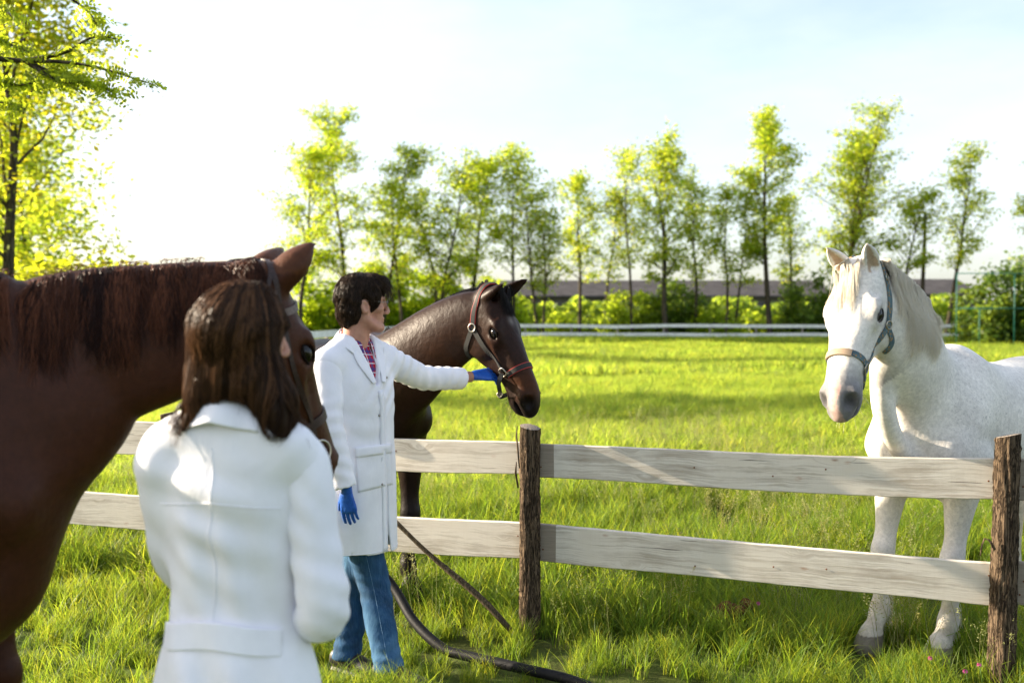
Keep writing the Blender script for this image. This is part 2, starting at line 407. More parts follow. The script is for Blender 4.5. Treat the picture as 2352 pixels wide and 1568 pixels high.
# ------------------------------------------------------------------ ground
def make_ground():
    xs = np.concatenate([np.linspace(-700, -14, 12), np.linspace(-12, 12, 97), np.linspace(14, 700, 12)]); ys = np.concatenate([np.linspace(-60, 0, 5), np.linspace(1, 14, 53), np.linspace(16, 90, 24), np.linspace(110, 1400, 10)])
    X, Y = np.meshgrid(xs, ys, indexing='ij'); Z = .02 * np.sin(X * .8 + .6 * np.sin(Y * .7)) * np.sin(Y * .55 + 1) + .012 * np.sin(X * 3.1 + Y) * np.sin(Y * 2.7 - X * .5) - .03
    v = np.stack([X, Y, Z], -1).reshape(-1, 3); n, m = len(xs), len(ys); i = np.arange(n * m).reshape(n, m)
    f = np.stack([i[:-1, :-1], i[1:, :-1], i[1:, 1:], i[:-1, 1:]], -1).reshape(-1, 4)
    o = mobj('meadow_ground', v, f, M_GROUND); tag(o, kind='structure'); o['label'] = 'green pasture ground under the grass'
make_ground()

# ------------------------------------------------------------------ grass: blade clumps instanced on points
def blades(rng, n, rad, h0, h1, w, bend, seg=4, up=.25):
    """clump of curved blades; returns verts, quads, colours"""
    a = rng.uniform(0, 2 * np.pi, n); r = rad * np.sqrt(rng.uniform(0, 1, n)); bx, by = r * np.cos(a), r * np.sin(a)
    h = rng.uniform(h0, h1, n); th = rng.uniform(0, 2 * np.pi, n); tilt = rng.uniform(0, up, n); bd = rng.uniform(.2, 1, n) * bend
    ww = w * rng.uniform(.6, 1.3, n); V_, F_, C_ = [], [], []
    t = np.linspace(0, 1, seg + 1)
    dx, dy = np.cos(th), np.sin(th); tw = th + np.pi / 2 + rng.uniform(-.9, .9, n)
    cg = rng.uniform(.72, 1.2, n); cy = rng.uniform(0, 1, n) ** 3
    for j in range(seg + 1):
        s = t[j]; hor = h * (tilt * s + bd * s ** 2.2); z = h * s * np.sqrt(np.maximum(1 - (bd * s) ** 2 * .55, .12))
        wj = ww * (1 - s ** 1.6) * .5 + .0004; cx, cyy = bx + dx * hor, by + dy * hor
        V_.append(np.stack([cx - np.cos(tw) * wj, cyy - np.sin(tw) * wj, z], -1)); V_.append(np.stack([cx + np.cos(tw) * wj, cyy + np.sin(tw) * wj, z], -1))
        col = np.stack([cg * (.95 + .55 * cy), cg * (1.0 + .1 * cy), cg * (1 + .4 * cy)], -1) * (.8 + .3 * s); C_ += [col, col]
    v = np.stack(V_, 1); c = np.stack(C_, 1); k = 2 * (seg + 1); base = (np.arange(n) * k)[:, None]
    q = np.array([[2 * j, 2 * j + 1, 2 * j + 3, 2 * j + 2] for j in range(seg)]); f = (base[:, :, None] + q[None]).reshape(-1, 4)
    return v.reshape(-1, 3), f, c.reshape(-1, 3)
def seedheads(rng, n, rad, h0, h1):
    mb = MB()
    for _ in range(n):
        a = rng.uniform(0, 6.28); r = rad * math.sqrt(rng.uniform()); b = Vector((r * math.cos(a), r * math.sin(a), 0)); h = rng.uniform(h0, h1); t = rng.uniform(0, 6.28); ln = rng.uniform(.05, .3)
        d = Vector((math.cos(t) * ln, math.sin(t) * ln, 1)) * h
        pts = [b + d * s + Vector((math.cos(t), math.sin(t), 0)) * .10 * h * s * s for s in (0, .5, .8, 1)]
        mb.tube(pts, [.0012, .0010, .0008, .0004], 3, False)
        for k in range(22):
            s = rng.uniform(.66, 1.0); p = b + d * s + Vector((math.cos(t), math.sin(t), 0)) * .10 * h * s * s
            q = Vector(rng.normal(size=3)); q.z = abs(q.z) * .6; q.normalize(); e = p + q * (.045 * (1.12 - s) * 2.2 * rng.uniform(.4, 1)); o = q.orthogonal().normalized() * .0026
            u = q.cross(o).normalized() * .0026
            mb.add([e - q * .007, e + o, e + q * .007, e - o], [(0, 1, 2, 3)])
    return np.array([tuple(x) for x in mb.v]), mb.f
def instancer(name, protos, pts, rot, scl, idx, label):
    me = mesh_from(name, pts, []); n = len(pts)
    at = me.attributes.new('rot', 'FLOAT_VECTOR', 'POINT'); at.data.foreach_set('vector', np.asarray(rot, dtype=np.float32).ravel())
    at = me.attributes.new('scl', 'FLOAT', 'POINT'); at.data.foreach_set('value', np.asarray(scl, dtype=np.float32))
    at = me.attributes.new('pick', 'INT', 'POINT'); at.data.foreach_set('value', np.asarray(idx, dtype=np.int32))
    o = bpy.data.objects.new(name, me); COL.objects.link(o)
    g = bpy.data.node_groups.new(name + '_nodes', 'GeometryNodeTree')
    g.interface.new_socket('Geometry', in_out='INPUT', socket_type='NodeSocketGeometry'); g.interface.new_socket('Geometry', in_out='OUTPUT', socket_type='NodeSocketGeometry')
    N = g.nodes; gi = N.new('NodeGroupInput'); go = N.new('NodeGroupOutput'); ip = N.new('GeometryNodeInstanceOnPoints'); gti = N.new('GeometryNodeGeometryToInstance')
    for p in protos[::-1]:
        oi = N.new('GeometryNodeObjectInfo'); oi.inputs['Object'].default_value = p; oi.transform_space = 'ORIGINAL'; g.links.new(oi.outputs['Geometry'], gti.inputs[0])
    def na(nm, ty):
        x = N.new('GeometryNodeInputNamedAttribute'); x.data_type = ty; x.inputs['Name'].default_value = nm; return x.outputs[0]
    ip.inputs['Pick Instance'].default_value = True
    g.links.new(gi.outputs[0], ip.inputs['Points']); g.links.new(gti.outputs[0], ip.inputs['Instance']); g.links.new(na('pick', 'INT'), ip.inputs['Instance Index'])
    e2r = N.new('FunctionNodeEulerToRotation'); g.links.new(na('rot', 'FLOAT_VECTOR'), e2r.inputs[0]); g.links.new(e2r.outputs[0], ip.inputs['Rotation']); g.links.new(na('scl', 'FLOAT'), ip.inputs['Scale'])
    g.links.new(ip.outputs[0], go.inputs[0])
    md = o.modifiers.new('instances', 'NODES'); md.node_group = g
    tag(o, kind='stuff'); o['label'] = label; return o
def proto(name, v, f, m, cols=None):
    me = mesh_from(name, v, f, True, cols); me.materials.append(m); return bpy.data.objects.new(name, me)
def scatter(rng, y0, y1, dens, half=.60, pad=.6, x0=-99, x1=99):
    area = (y1 - y0) * (half * (y0 + y1) + 2 * pad); n = int(area * dens); ys = []; xs = []
    y = rng.uniform(y0, y1, n * 2); w = half * y + pad; keep = rng.uniform(0, half * y1 + pad, n * 2) < w; y = y[keep][:n]; x = rng.uniform(-1, 1, len(y)) * (half * y + pad)
    k = (x > x0) & (x < x1); return x[k], y[k]
def clump_noise(x, y): return .5 + .25 * np.sin(x * 1.9 + 1.3 * np.sin(y * 1.1)) + .25 * np.sin(y * 2.3 + 1.7 * np.sin(x * .9 + 2))
CLEAR = [(1.76, 4.68, .11), (2.0, 4.49, .11), (-.52, 5.6, .1)]   # trodden flat round hooves and shoes
for _q in np.linspace(0, 1, 26): CLEAR.append((-.55 + 1.25 * _q, 4.72 - .42 * _q, .03))
def make_grass():
    rng = np.random.default_rng(4)
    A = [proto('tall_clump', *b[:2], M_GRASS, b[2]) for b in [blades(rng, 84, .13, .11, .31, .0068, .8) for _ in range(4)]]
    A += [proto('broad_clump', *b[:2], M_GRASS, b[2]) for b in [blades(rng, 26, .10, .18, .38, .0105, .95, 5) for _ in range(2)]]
    x, y = scatter(rng, 2.3, 9.5, 78); c = clump_noise(x, y)
    fy = 5.03 - .342 * (x - .09)                                  # the fence line: grass stands taller along and behind it
    s = (.62 + .45 * c) * np.where(y > fy + .1, .84, .56) * rng.uniform(.75, 1.2, len(x))
    keep = rng.uniform(0, 1, len(x)) < (.62 + .6 * c)
    for (hx, hy, hr) in CLEAR: keep &= ((x - hx) ** 2 + (y - hy) ** 2) > hr * hr * rng.uniform(.5, 1.3, len(x))
    x, y, s, c = x[keep], y[keep], s[keep], c[keep]
    ex = rng.uniform(-1.0, -.35, 110); ey = 4.02 + .13 * rng.uniform(0, 1, 110) + .0 * ex; x, y, s = np.concatenate([x, ex]), np.concatenate([y, ey]), np.concatenate([s, rng.uniform(.42, .62, 110)])
    idx = np.where(rng.uniform(0, 1, len(x)) < .18, rng.integers(4, 6, len(x)), rng.integers(0, 4, len(x)))
    rot = np.stack([rng.normal(0, .12, len(x)), rng.normal(0, .12, len(x)), rng.uniform(0, 6.28, len(x))], -1)
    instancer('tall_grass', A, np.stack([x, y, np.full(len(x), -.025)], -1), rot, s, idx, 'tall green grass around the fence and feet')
    B = [proto('mid_clump', *b[:2], M_PAST, b[2]) for b in [blades(rng, 90, .24, .10, .24, .011, .8, 3) for _ in range(4)]]
    x, y = scatter(rng, 9.3, 27, 23); c = clump_noise(x * .7, y * .5); s = (.6 + .6 * c) * rng.uniform(.7, 1.2, len(x))
    C = [proto('far_clump', *b[:2], M_PAST, b[2]) for b in [blades(rng, 110, .55, .13, .26, .026, .8, 2) for _ in range(4)]]
    x2, y2 = scatter(rng, 26.5, 66, 3.6, .62); c2 = clump_noise(x2 * .35, y2 * .22); s2 = (.65 + .7 * c2) * rng.uniform(.7, 1.2, len(x2))
    x3, y3 = scatter(rng, 60, 72, 4.0, .62); s3 = rng.uniform(1.3, 2.2, len(x3))
    X = np.concatenate([x, x2, x3]); Y = np.concatenate([y, y2, y3]); S = np.concatenate([s, s2, s3])
    I = np.concatenate([rng.integers(0, 4, len(x)), rng.integers(4, 8, len(x2) + len(x3))])
    rot = np.stack([rng.normal(0, .1, len(X)), rng.normal(0, .1, len(X)), rng.uniform(0, 6.28, len(X))], -1)
    instancer('pasture_grass', B + C, np.stack([X, Y, np.full(len(X), -.04)], -1), rot, S, I, 'grazed pasture grass across the field')
    D = [proto('seed_clump', a, b, M_SEED, np.ones((len(a), 3))) for a, b in [seedheads(rng, 9, .16, .24, .46) for _ in range(4)]]
    x, y = scatter(rng, 4.2, 14, 9); fy = 5.03 - .342 * (x - .09); k = (y > fy + .15) | (rng.uniform(0, 1, len(x)) < .10); k &= rng.uniform(0, 1, len(x)) < clump_noise(x * .8 + 3, y * .8); x, y = x[k], y[k]
    rot = np.stack([rng.normal(0, .1, len(x)), rng.normal(0, .1, len(x)), rng.uniform(0, 6.28, len(x))], -1)
    instancer('grass_seed_heads', D, np.stack([x, y, np.full(len(x), -.02)], -1), rot, rng.uniform(.7, 1.1, len(x)), rng.integers(0, 4, len(x)), 'pale feathery seed heads above the grass')
make_grass()

# ------------------------------------------------------------------ near fence
FA = Vector((.09, 5.03, 0)); FU = Vector((.9462, -.3236, 0)); FN = Vector((-.3236, -.9462, 0))   # line, direction, normal to the camera
def on_fence(px, py, off=0.0):
    """point of the fence plane (moved back by off) seen at a pixel"""
    a = P(px, py, 1.0); o = Vector((0, 0, CAM_H)); d = a - o; q = FA - FN * off
    t = (q - o).dot(FN) / d.dot(FN); return o + d * t
M_RUST = simple('rusty_nail', (.16, .06, .025), .8, .2)
def make_fence():
    root = empty('fence', 'weathered white two rail wooden fence with bark covered posts in the foreground', 'fence', loc=(FA.x, FA.y, 0))
    rng = random.Random(8)
    def post(px, ptop, rad, lean=(0, 0), label=None, scars=3):
        b = on_fence(px, 1480); b.z = 0; top = on_fence(px, ptop).z
        n, m = 56, 70; v = []; f = []
        ph = [rng.uniform(0, 6.28) for _ in range(12)]
        for j in range(m + 1):
            z = -.15 + (top + .15) * j / m; s = j / m
            for i in range(n):
                a = 2 * math.pi * i / n
                r = rad * (1.05 - .07 * s + .03 * math.sin(5 * s + ph[0]) + .025 * math.sin(2 * a + ph[1] + 2 * s))
                rid = math.sin(9 * a + 3 * math.sin(7 * s + ph[2]) + ph[3]) * .5 + math.sin(17 * a + 4 * math.sin(11 * s + ph[4]) + 6 * s) * .5 + .6 * math.sin(31 * a + 9 * math.sin(19 * s + ph[5]))
                r += .0042 * rid + .0014 * rng.uniform(-1, 1)
                r += .006 * max(0, math.sin(3 * a + ph[6]) * math.sin(9 * s + ph[7]) - .6)
                v.append((b.x + lean[0] * (s - 1) + r * math.cos(a), b.y + lean[1] * (s - 1) + r * math.sin(a), z + (.012 * math.cos(a + ph[8]) if j == m else 0)))
        for j in range(m):
            for i in range(n): f.append((j * n + i, j * n + (i + 1) % n, (j + 1) * n + (i + 1) % n, (j + 1) * n + i))
        o = mobj('post', v, f, M_POST, root); o.data.materials[0] = M_POST
        if label: o['label'] = label
        ring = v[m * n:]; cx = sum(p[0] for p in ring) / n; cy = sum(p[1] for p in ring) / n; cz = sum(p[2] for p in ring) / n
        tv = [(cx + (p[0] - cx) * q, cy + (p[1] - cy) * q, cz + (p[2] - cz) * q + .002 * (q < .98)) for q in (.995, .9) for p in ring] + [(cx, cy, cz + .002)]
        tf = [(i, (i + 1) % n, n + (i + 1) % n, n + i) for i in range(n)] + [(n + i, n + (i + 1) % n, 2 * n) for i in range(n)]
        mobj('cut_top', tv, tf, M_END, o)
        return o, Vector((b.x, b.y, top))
    pa, ta = post(1217, 980, .0495, (.0, 0), 'dark bark covered post with sawn flat top'); pb, tb = post(2310, 1000, .052, (.022, 0), 'sunlit bark covered post at the right edge')
    post(395, 950, .05); post(-260, 930, .05); post(3500, 1010, .052)
    def sliver(o, pts, r):
        mb = MB(); mb.tube(pts, r, 5); mb.build('bark_sliver', M_POST, o, True)
    A = lambda x, y, d=-.06: on_fence(x, y, d)
    sliver(pa, [A(1193, 1075), A(1189, 1030), A(1186, 1000), A(1188, 978)], [.004, .005, .004, .002]); sliver(pa, [A(1190, 1120), A(1184, 1085), A(1186, 1060)], [.005, .006, .002])
    sliver(pb, [A(2285, 1262), A(2272, 1240), A(2262, 1236), A(2256, 1250), A(2252, 1275)], [.006, .005, .004, .004, .003])
    def rail(x0, t0, b0, x1, t1, b1, wav=0.006):
        off = .035; th = .028
        p0 = (on_fence(x0, t0, off) + on_fence(x0, b0, off)) / 2; p1 = (on_fence(x1, t1, off) + on_fence(x1, b1, off)) / 2
        h0 = (on_fence(x0, t0, off) - on_fence(x0, b0, off)).length / 2; h1 = (on_fence(x1, t1, off) - on_fence(x1, b1, off)).length / 2
        L = (p1 - p0).length; n = 64; v = []; f = []; a, b2, c2 = rng.uniform(0, 6), rng.uniform(0, 6), rng.uniform(0, 6)
        prof = [(-1, 0, .003), (-1, 1, 0), (1, 1, 0), (1, 0, .003)]
        for i in range(n + 1):
            s = i / n; hh = h0 + (h1 - h0) * s; sag = .011 * math.sin(math.pi * s * 1.3 + a) + .004 * math.sin(7 * s + c2)
            et = wav * .12 * math.sin(5 * s + a) + .0006 * math.sin(61 * s + b2); eb = wav * (.5 * math.sin(4 * s + b2) + .25 * math.sin(13 * s + c2)) + .0006 * math.sin(83 * s + a)
            bow = .008 * math.sin(math.pi * s + c2)
            up, dn = hh + et + sag, -hh + eb + sag; e = .004
            ring = [(dn + e, 0), (dn, e), (dn, th - e), (dn + e, th), (up - e, th), (up, th - e), (up, e), (up - e, 0)]
            for (z, y) in ring: v.append((L * s, y + bow, z))
        for i in range(n):
            for k in range(8): f.append((i * 8 + k, i * 8 + 8 + k, i * 8 + 8 + (k + 1) % 8, i * 8 + (k + 1) % 8))
        f.append(tuple(range(8))); f.append(tuple(n * 8 + k for k in range(7, -1, -1)))
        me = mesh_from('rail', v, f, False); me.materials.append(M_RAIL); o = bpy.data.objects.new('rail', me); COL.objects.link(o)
        xa = (p1 - p0).normalized(); ya = -FN; za = xa.cross(ya).normalized(); ya = za.cross(xa)
        o.parent = root; mw = Matrix((xa, ya, za)).transposed().to_4x4(); mw.translation = p0 - root.location; o.matrix_local = mw
        for sx in (.035, .05, L - .05, .38 * L, .55 * L, .66 * L):       # rusty nail heads
            z = rng.uniform(-.5, .5) * h0; i = int(sx / L * n); y = v[i * 8][1] - .0015; nv = [(sx + .0042 * math.cos(t), y - .001 * (q > 0), z + .0042 * math.sin(t)) for q in (0, 1) for t in [k * math.pi / 4 for k in range(8)]]; me2 = mesh_from('nail', nv, [tuple(range(8, 16))] + [(k, (k + 1) % 8, 8 + (k + 1) % 8, 8 + k) for k in range(8)], True); me2.materials.append(M_RUST); q = bpy.data.objects.new('nail', me2); COL.objects.link(q); q.parent = o
        return o
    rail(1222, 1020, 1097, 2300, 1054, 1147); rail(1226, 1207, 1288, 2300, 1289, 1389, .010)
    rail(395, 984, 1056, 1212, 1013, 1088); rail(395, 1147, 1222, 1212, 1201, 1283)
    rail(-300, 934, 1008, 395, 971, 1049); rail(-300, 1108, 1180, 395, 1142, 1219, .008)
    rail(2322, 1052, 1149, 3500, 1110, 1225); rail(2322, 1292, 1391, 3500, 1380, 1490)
    return root
make_fence()

# pole, hose and dung on the ground by the fence
M_POLE = mat_bark('weathered_pole_wood', (.07, .05, .03), (.20, .15, .09), 1.5)
M_HOSE = simple('black_rubber_hose', (.009, .009, .010), .55, .15, nscale=60, var=.3, bump=.25)
M_DUNG = simple('dried_dung', (.10, .045, .018), .95, .1, nscale=60, var=.5, bump=.9)
def make_props():
    mb = MB(); a = P(1172, 1446, 4.86); b = P(845, 1137, 5.02); pts = [a + (b - a) * s + Vector((.01 * math.sin(9 * s), 0, .012 * math.sin(5 * s))) for s in [i / 12 for i in range(13)]]
    mb.tube(pts, [.014 + .003 * math.sin(7 * i / 12) for i in range(13)], 10); o = mb.build('pole', M_POLE, None, True); tag(o, 'thin weathered wooden pole leaning against the fence beside the man', 'pole')
    mb = MB(); k = [P(700, 1180, 5.25), P(780, 1240, 5.15), P(850, 1290, 5.05), P(905, 1350, 4.95), P(950, 1425, 4.80), P(1010, 1483, 4.66), P(1085, 1522, 4.55), P(1200, 1552, 4.40), P(1320, 1580, 4.24), P(1420, 1625, 4.0), P(1500, 1700, 3.7)]
    pts = catmull([tuple(x) for x in k], 90); pts[:, 2] = np.maximum(pts[:, 2], .03); mb.tube([Vector(x) for x in pts], .024, 14); o = mb.build('water_hose', M_HOSE, None, True); tag(o, 'thick black rubber hose lying in the grass below the fence', 'hose')
    rng = random.Random(3)
    for cx, cy, n, lab in ((1655, 1436, 9, 'larger brown clump of horse dung in the grass behind the fence'), (1700, 1418, 4, 'small brown clod of horse dung beside the larger clump')):
        F = Field((-.2, -.2, -.05), (.2, .2, .2), .006)
        for _ in range(n): F.ell((rng.gauss(0, .045), rng.gauss(0, .035), rng.uniform(.05, .10)), (rng.uniform(.025, .04),) * 2 + (rng.uniform(.02, .035),), k=.01)
        F.warp(lambda X, Y, Z: .006 * fold_noise(X, Y, Z, 120)); vv, Q = F.mesh(); p = P(cx, cy, 5.1); p.z = .0
        o = mobj('dung_clump', vv + np.array(p), Q, M_DUNG); tag(o, lab, 'dung', 'dung in the grass')
make_props()
def make_flowers():
    PK = simple('pink_clover_petal', (.55, .12, .30), .7); GS = simple('clover_stem', (.07, .14, .02), .7); rng = random.Random(12)
    for px, py, Y, lab in ((2249, 1526, 4.22, 'brightest pink clover flower left of the right post'), (2217, 1541, 4.2, 'pink clover flower lowest down near the right post'), (2137, 1511, 4.3, 'pink clover flower between the white horse’s front hooves'), (1742, 1385, 4.95, 'pink clover flower below the lower rail, left of the white horse')):
        p = P(px, py, Y); root = empty('clover_flower', lab, 'flower', 'pink clover flowers', loc=(p.x, p.y, 0)); mb = MB(); mb.tube([(p.x + .02, p.y, 0), (p.x + .01, p.y, p.z * .6), tuple(p)], .0016, 5); mb.build('stem', GS, root, True); mb = MB()
        for i in range(60):
            d = Vector((rng.gauss(0, 1), rng.gauss(0, 1), rng.gauss(.35, 1))).normalized(); o = d.orthogonal().normalized() * .0022; q = p + d * .002; mb.add([q, q + d * .005 + o, q + d * .009, q + d * .005 - o], [(0, 1, 2, 3)])
        mb.build('flower_head', PK, root)
make_flowers()

# ------------------------------------------------------------------ trees
def mat_leaf(name, c, t, tf=.55):
    k = NM(name); at = k.attr('col'); k.base(k.mix(1., c, at, 'MULTIPLY'), .5, .3); k.translucent(k.mix(1., t, at, 'MULTIPLY'), tf); return k.m
M_LEAF = mat_leaf('locust_leaf', (.10, .16, .018), (.46, .58, .05), .58)
M_LEAFD = mat_leaf('bush_leaf', (.055, .10, .018), (.20, .30, .03), .4)
def leaf_quads(rng, C, size, cols, flat=.5, asp=.5):
    n = len(C); a = rng.normal(size=(n, 3)); a[:, 2] *= flat; a /= np.linalg.norm(a, axis=1)[:, None] + 1e-9
    b = rng.normal(size=(n, 3)); b -= (b * a).sum(1)[:, None] * a; b /= np.linalg.norm(b, axis=1)[:, None] + 1e-9
    s = size * rng.uniform(.55, 1.35, n)[:, None]
    v = np.stack([C - a * s, C + b * s * asp, C + a * s, C - b * s * asp], 1).reshape(-1, 3)
    f = np.arange(4 * n).reshape(n, 4); return v, f, np.repeat(cols, 4, axis=0)
def tree_wood(rng, height, r0, spread, nlimb, first, lean=(0, 0), forks=1, sweep=.5):
    """skeleton: list of (points, radii), and tuft centres with weights"""
    br = []; tips = []
    def bend(p, d, L, n, up, jit):
        pts = [np.array(p)]; d = np.array(d, dtype=float)
        for i in range(n):
            d = d + np.array([0, 0, up]) + rng.normal(0, jit, 3); d /= np.linalg.norm(d); pts.append(pts[-1] + d * L / n)
        return np.array(pts)
    for fk in range(forks):
        a0 = rng.uniform(0, 6.28); base = np.array([.35 * r0 * fk, 0, -.2]) if forks > 1 else np.array([0, 0, -.2])
        d0 = np.array([lean[0] + (.12 * math.cos(a0) if forks > 1 else 0), lean[1] + (.12 * math.sin(a0) if forks > 1 else 0), 1.0]); hh = height * (1 if fk == 0 else rng.uniform(.75, .95))
        tr = bend(base, d0, hh * .97, 12, .02, .05); rr = r0 * (1 - np.linspace(0, 1, 13) ** 1.2 * .93) / (1 if forks == 1 else 1.25); br.append((tr, rr))
        for i in range(nlimb):
            s = first + (1 - first) * (i + rng.uniform(0, .8)) / nlimb; s = min(s, .98); j = s * 12; k0 = int(j); p = tr[k0] + (tr[min(k0 + 1, 12)] - tr[k0]) * (j - k0)
            az = rng.uniform(0, 6.28); el = rng.uniform(.25, .9) + .5 * s; L = spread * (.45 + .75 * math.sin(math.pi * min(1, (s - first) / (1 - first) * .85 + .12))) * rng.uniform(.6, 1.2)
            lb = bend(p, [math.cos(az) * math.cos(el), math.sin(az) * math.cos(el), math.sin(el)], L, 6, .10 * sweep, .13); r1 = r0 * .36 * (1 - s * .6); br.append((lb, np.linspace(r1, r1 * .18, 7)))
            for q in range(rng.integers(3, 6)):
                t = rng.uniform(.3, 1.0) * 6; k1 = min(int(t), 5); pp = lb[k1] + (lb[k1 + 1] - lb[k1]) * (t - k1); az2 = az + rng.uniform(-1.6, 1.6)
                tw = bend(pp, [math.cos(az2), math.sin(az2), rng.uniform(-.1, .7)], L * rng.uniform(.25, .5), 3, .03, .15); br.append((tw, np.linspace(r1 * .3, r1 * .1, 4))); tips += [tw[-1], tw[2], tw[1]]
            tips += [lb[-1], lb[5], lb[4], lb[3], lb[2]]
        tips += [tr[-1], tr[-1], tr[-2], tr[-3], (tr[-1] + tr[-2]) / 2, tr[8], tr[6]]
    return br, np.array(tips)
def wood_mesh(br, n=6):
    mb = MB()
    for pts, rr in br: mb.tube([Vector(p) for p in pts], list(rr), n if rr[0] > .05 else 4, False)
    return np.array(mb.v), mb.f
def make_tree(name, label, base, height, r0, spread, nlimb, first, nleaf, leaf, seed, cat='tree', group=None, lean=(0, 0), forks=1, tint=(1, 1, 1), tuft=.55, mat=None, bare=False, flatten=.55):
    rng = np.random.default_rng(seed); root = empty(name, label, cat, group, loc=base)
    br, tips = tree_wood(rng, height, r0, spread, nlimb, first, lean, forks)
    v, f = wood_mesh(br if not bare else br[:1] + br[-4:]); mobj('trunk', v + np.array(base), f, M_BARK, root)
    if nleaf:
        t = tips[rng.integers(0, len(tips), nleaf)]; w = rng.uniform(.5, 1.2, len(tips))
        off = rng.normal(0, 1, (nleaf, 3)) * tuft; off[:, 2] *= flatten; C = t + off
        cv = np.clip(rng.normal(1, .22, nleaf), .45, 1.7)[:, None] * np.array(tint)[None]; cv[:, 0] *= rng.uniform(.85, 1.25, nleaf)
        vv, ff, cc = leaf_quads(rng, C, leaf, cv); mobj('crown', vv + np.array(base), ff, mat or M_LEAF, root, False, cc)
    return root
def gpoint(px, Y): p = P(px, 730, Y); return (p.x, Y, -.05)
ORD = ['first', 'second', 'third', 'fourth', 'fifth', 'sixth', 'seventh', 'eighth', 'ninth', 'tenth', 'eleventh', 'twelfth', 'thirteenth', 'fourteenth', 'fifteenth', 'sixteenth', 'seventeenth', 'eighteenth', 'nineteenth', 'twentieth']
def make_row():
    g = 'slender trees in a row behind the far fence'
    #      px, top y, Y, spread(m), trunk r, leaves, first, forks, lean, tint, label
    Ywarm, Green, Pale = (1.25, 1.22, .5), (1.3, 1.24, .75), (1.35, 1.26, .85)
    rows = [(690, 352, 66, 3.4, .17, 3000, .36, 1, 0, Ywarm, 'leftmost slender tree of the far row, above the chestnut horse ears'),
            (803, 228, 68, 3.0, .17, 4600, .28, 1, .0, Ywarm, 'tallest thin tree of the far row, rising left above the man'),
            (876, 335, 70, 2.4, .16, 3000, .32, 1, 0, Ywarm, 'slim yellow green tree directly above the man’s hair'),
            (925, 420, 67, 2.0, .13, 1600, .35, 1, 0, Ywarm, 'short thin tree just right of the man’s head'),
            (1008, 372, 66, 2.6, .16, 3600, .30, 2, 0, Ywarm, 'double stemmed yellow green tree between the man and the dark horse'),
            (1072, 362, 69, 2.6, .18, 3900, .34, 1, .03, Ywarm, 'leafy bright tree above the dark horse’s crest'),
            (1176, 362, 68, 2.6, .13, 2600, .42, 1, 0, Ywarm, 'airy thin trunked tree above the dark horse’s ears'),
            (1242, 455, 67, 2.4, .14, 2300, .42, 2, 0, Green, 'low double trunk tree just right of the dark horse'),
            (1331, 388, 69, 2.1, .15, 2300, .40, 1, 0, Green, 'narrow dark trunk tree with small pointed top, right of the dark horse'),
            (1384, 430, 70, 1.6, .10, 1100, .45, 1, 0, Pale, 'very thin sparse tree beside the narrow pointed one'),
            (1452, 338, 68, 2.3, .12, 1700, .40, 1, 0, Pale, 'sparse wispy tree near the middle of the far row'),
            (1532, 330, 66, 2.7, .20, 4300, .34, 1, -.03, Green, 'full green tree with thick trunk in front of the dark bush'),
            (1598, 402, 68, 1.9, .13, 1900, .38, 1, 0, Green, 'smaller tree close right of the full green tree'),
            (1667, 425, 67, 1.7, .12, 1300, .42, 1, 0, Green, 'thin tree with bare straight trunk, one of a close pair'),
            (1686, 440, 68, 1.8, .10, 1100, .42, 1, .03, Pale, 'thinner right tree of the close pair of trunks'),
            (1771, 270, 67, 2.6, .21, 4600, .40, 1, 0, Green, 'tall full tree with dark trunk left of the white horse'),
            (1820, 455, 68, 1.6, .14, 1200, .45, 1, 0, Green, 'short dark trunk tree between tall tree and white horse'),
            (1925, 262, 68, 3.3, .22, 6400, .34, 3, 0, Green, 'broad many stemmed tree above the white horse’s ears'),
            (2052, 440, 66, 2.2, .15, 1700, .50, 1, .14, Green, 'tree leaning right behind the white horse’s mane'),
            (2170, 345, 67, 2.2, .17, 1900, .42, 1, .06, Pale, 'sparse tree leaning slightly right at the right of the row'),
            (2375, 370, 66, 2.8, .18, 3200, .30, 1, 0, Green, 'tree at the far right edge of the photo')]
    for i, (px, ty, Y, sp, r, nl, first, fk, lean, tint, lab) in enumerate(rows):
        h = (730 - ty) / F_PX * Y + 1.6
        make_tree('locust_tree', lab, gpoint(px, Y), h, r, sp, int(15 + sp * 5), max(.18, first - .04), int(nl * 1.9), .115, 100 + i, group=g, lean=(lean, 0), forks=fk, tint=tint, tuft=.30)
    h = (730 - 492) / F_PX * 66 + 1.6
    rng = np.random.default_rng(77); root = empty('dead_tree', 'bare broken trunk standing among the leafy trees at right', 'tree', loc=gpoint(2116, 66))
    pts = [Vector((.02 * i + .012 * math.sin(i), 0, -.2 + (h + .2) * i / 10)) + Vector(root.location) for i in range(11)]
    mb = MB(); mb.tube(pts, [.17 - .006 * i for i in range(11)], 8); mb.build('trunk', M_BARK, root, True)
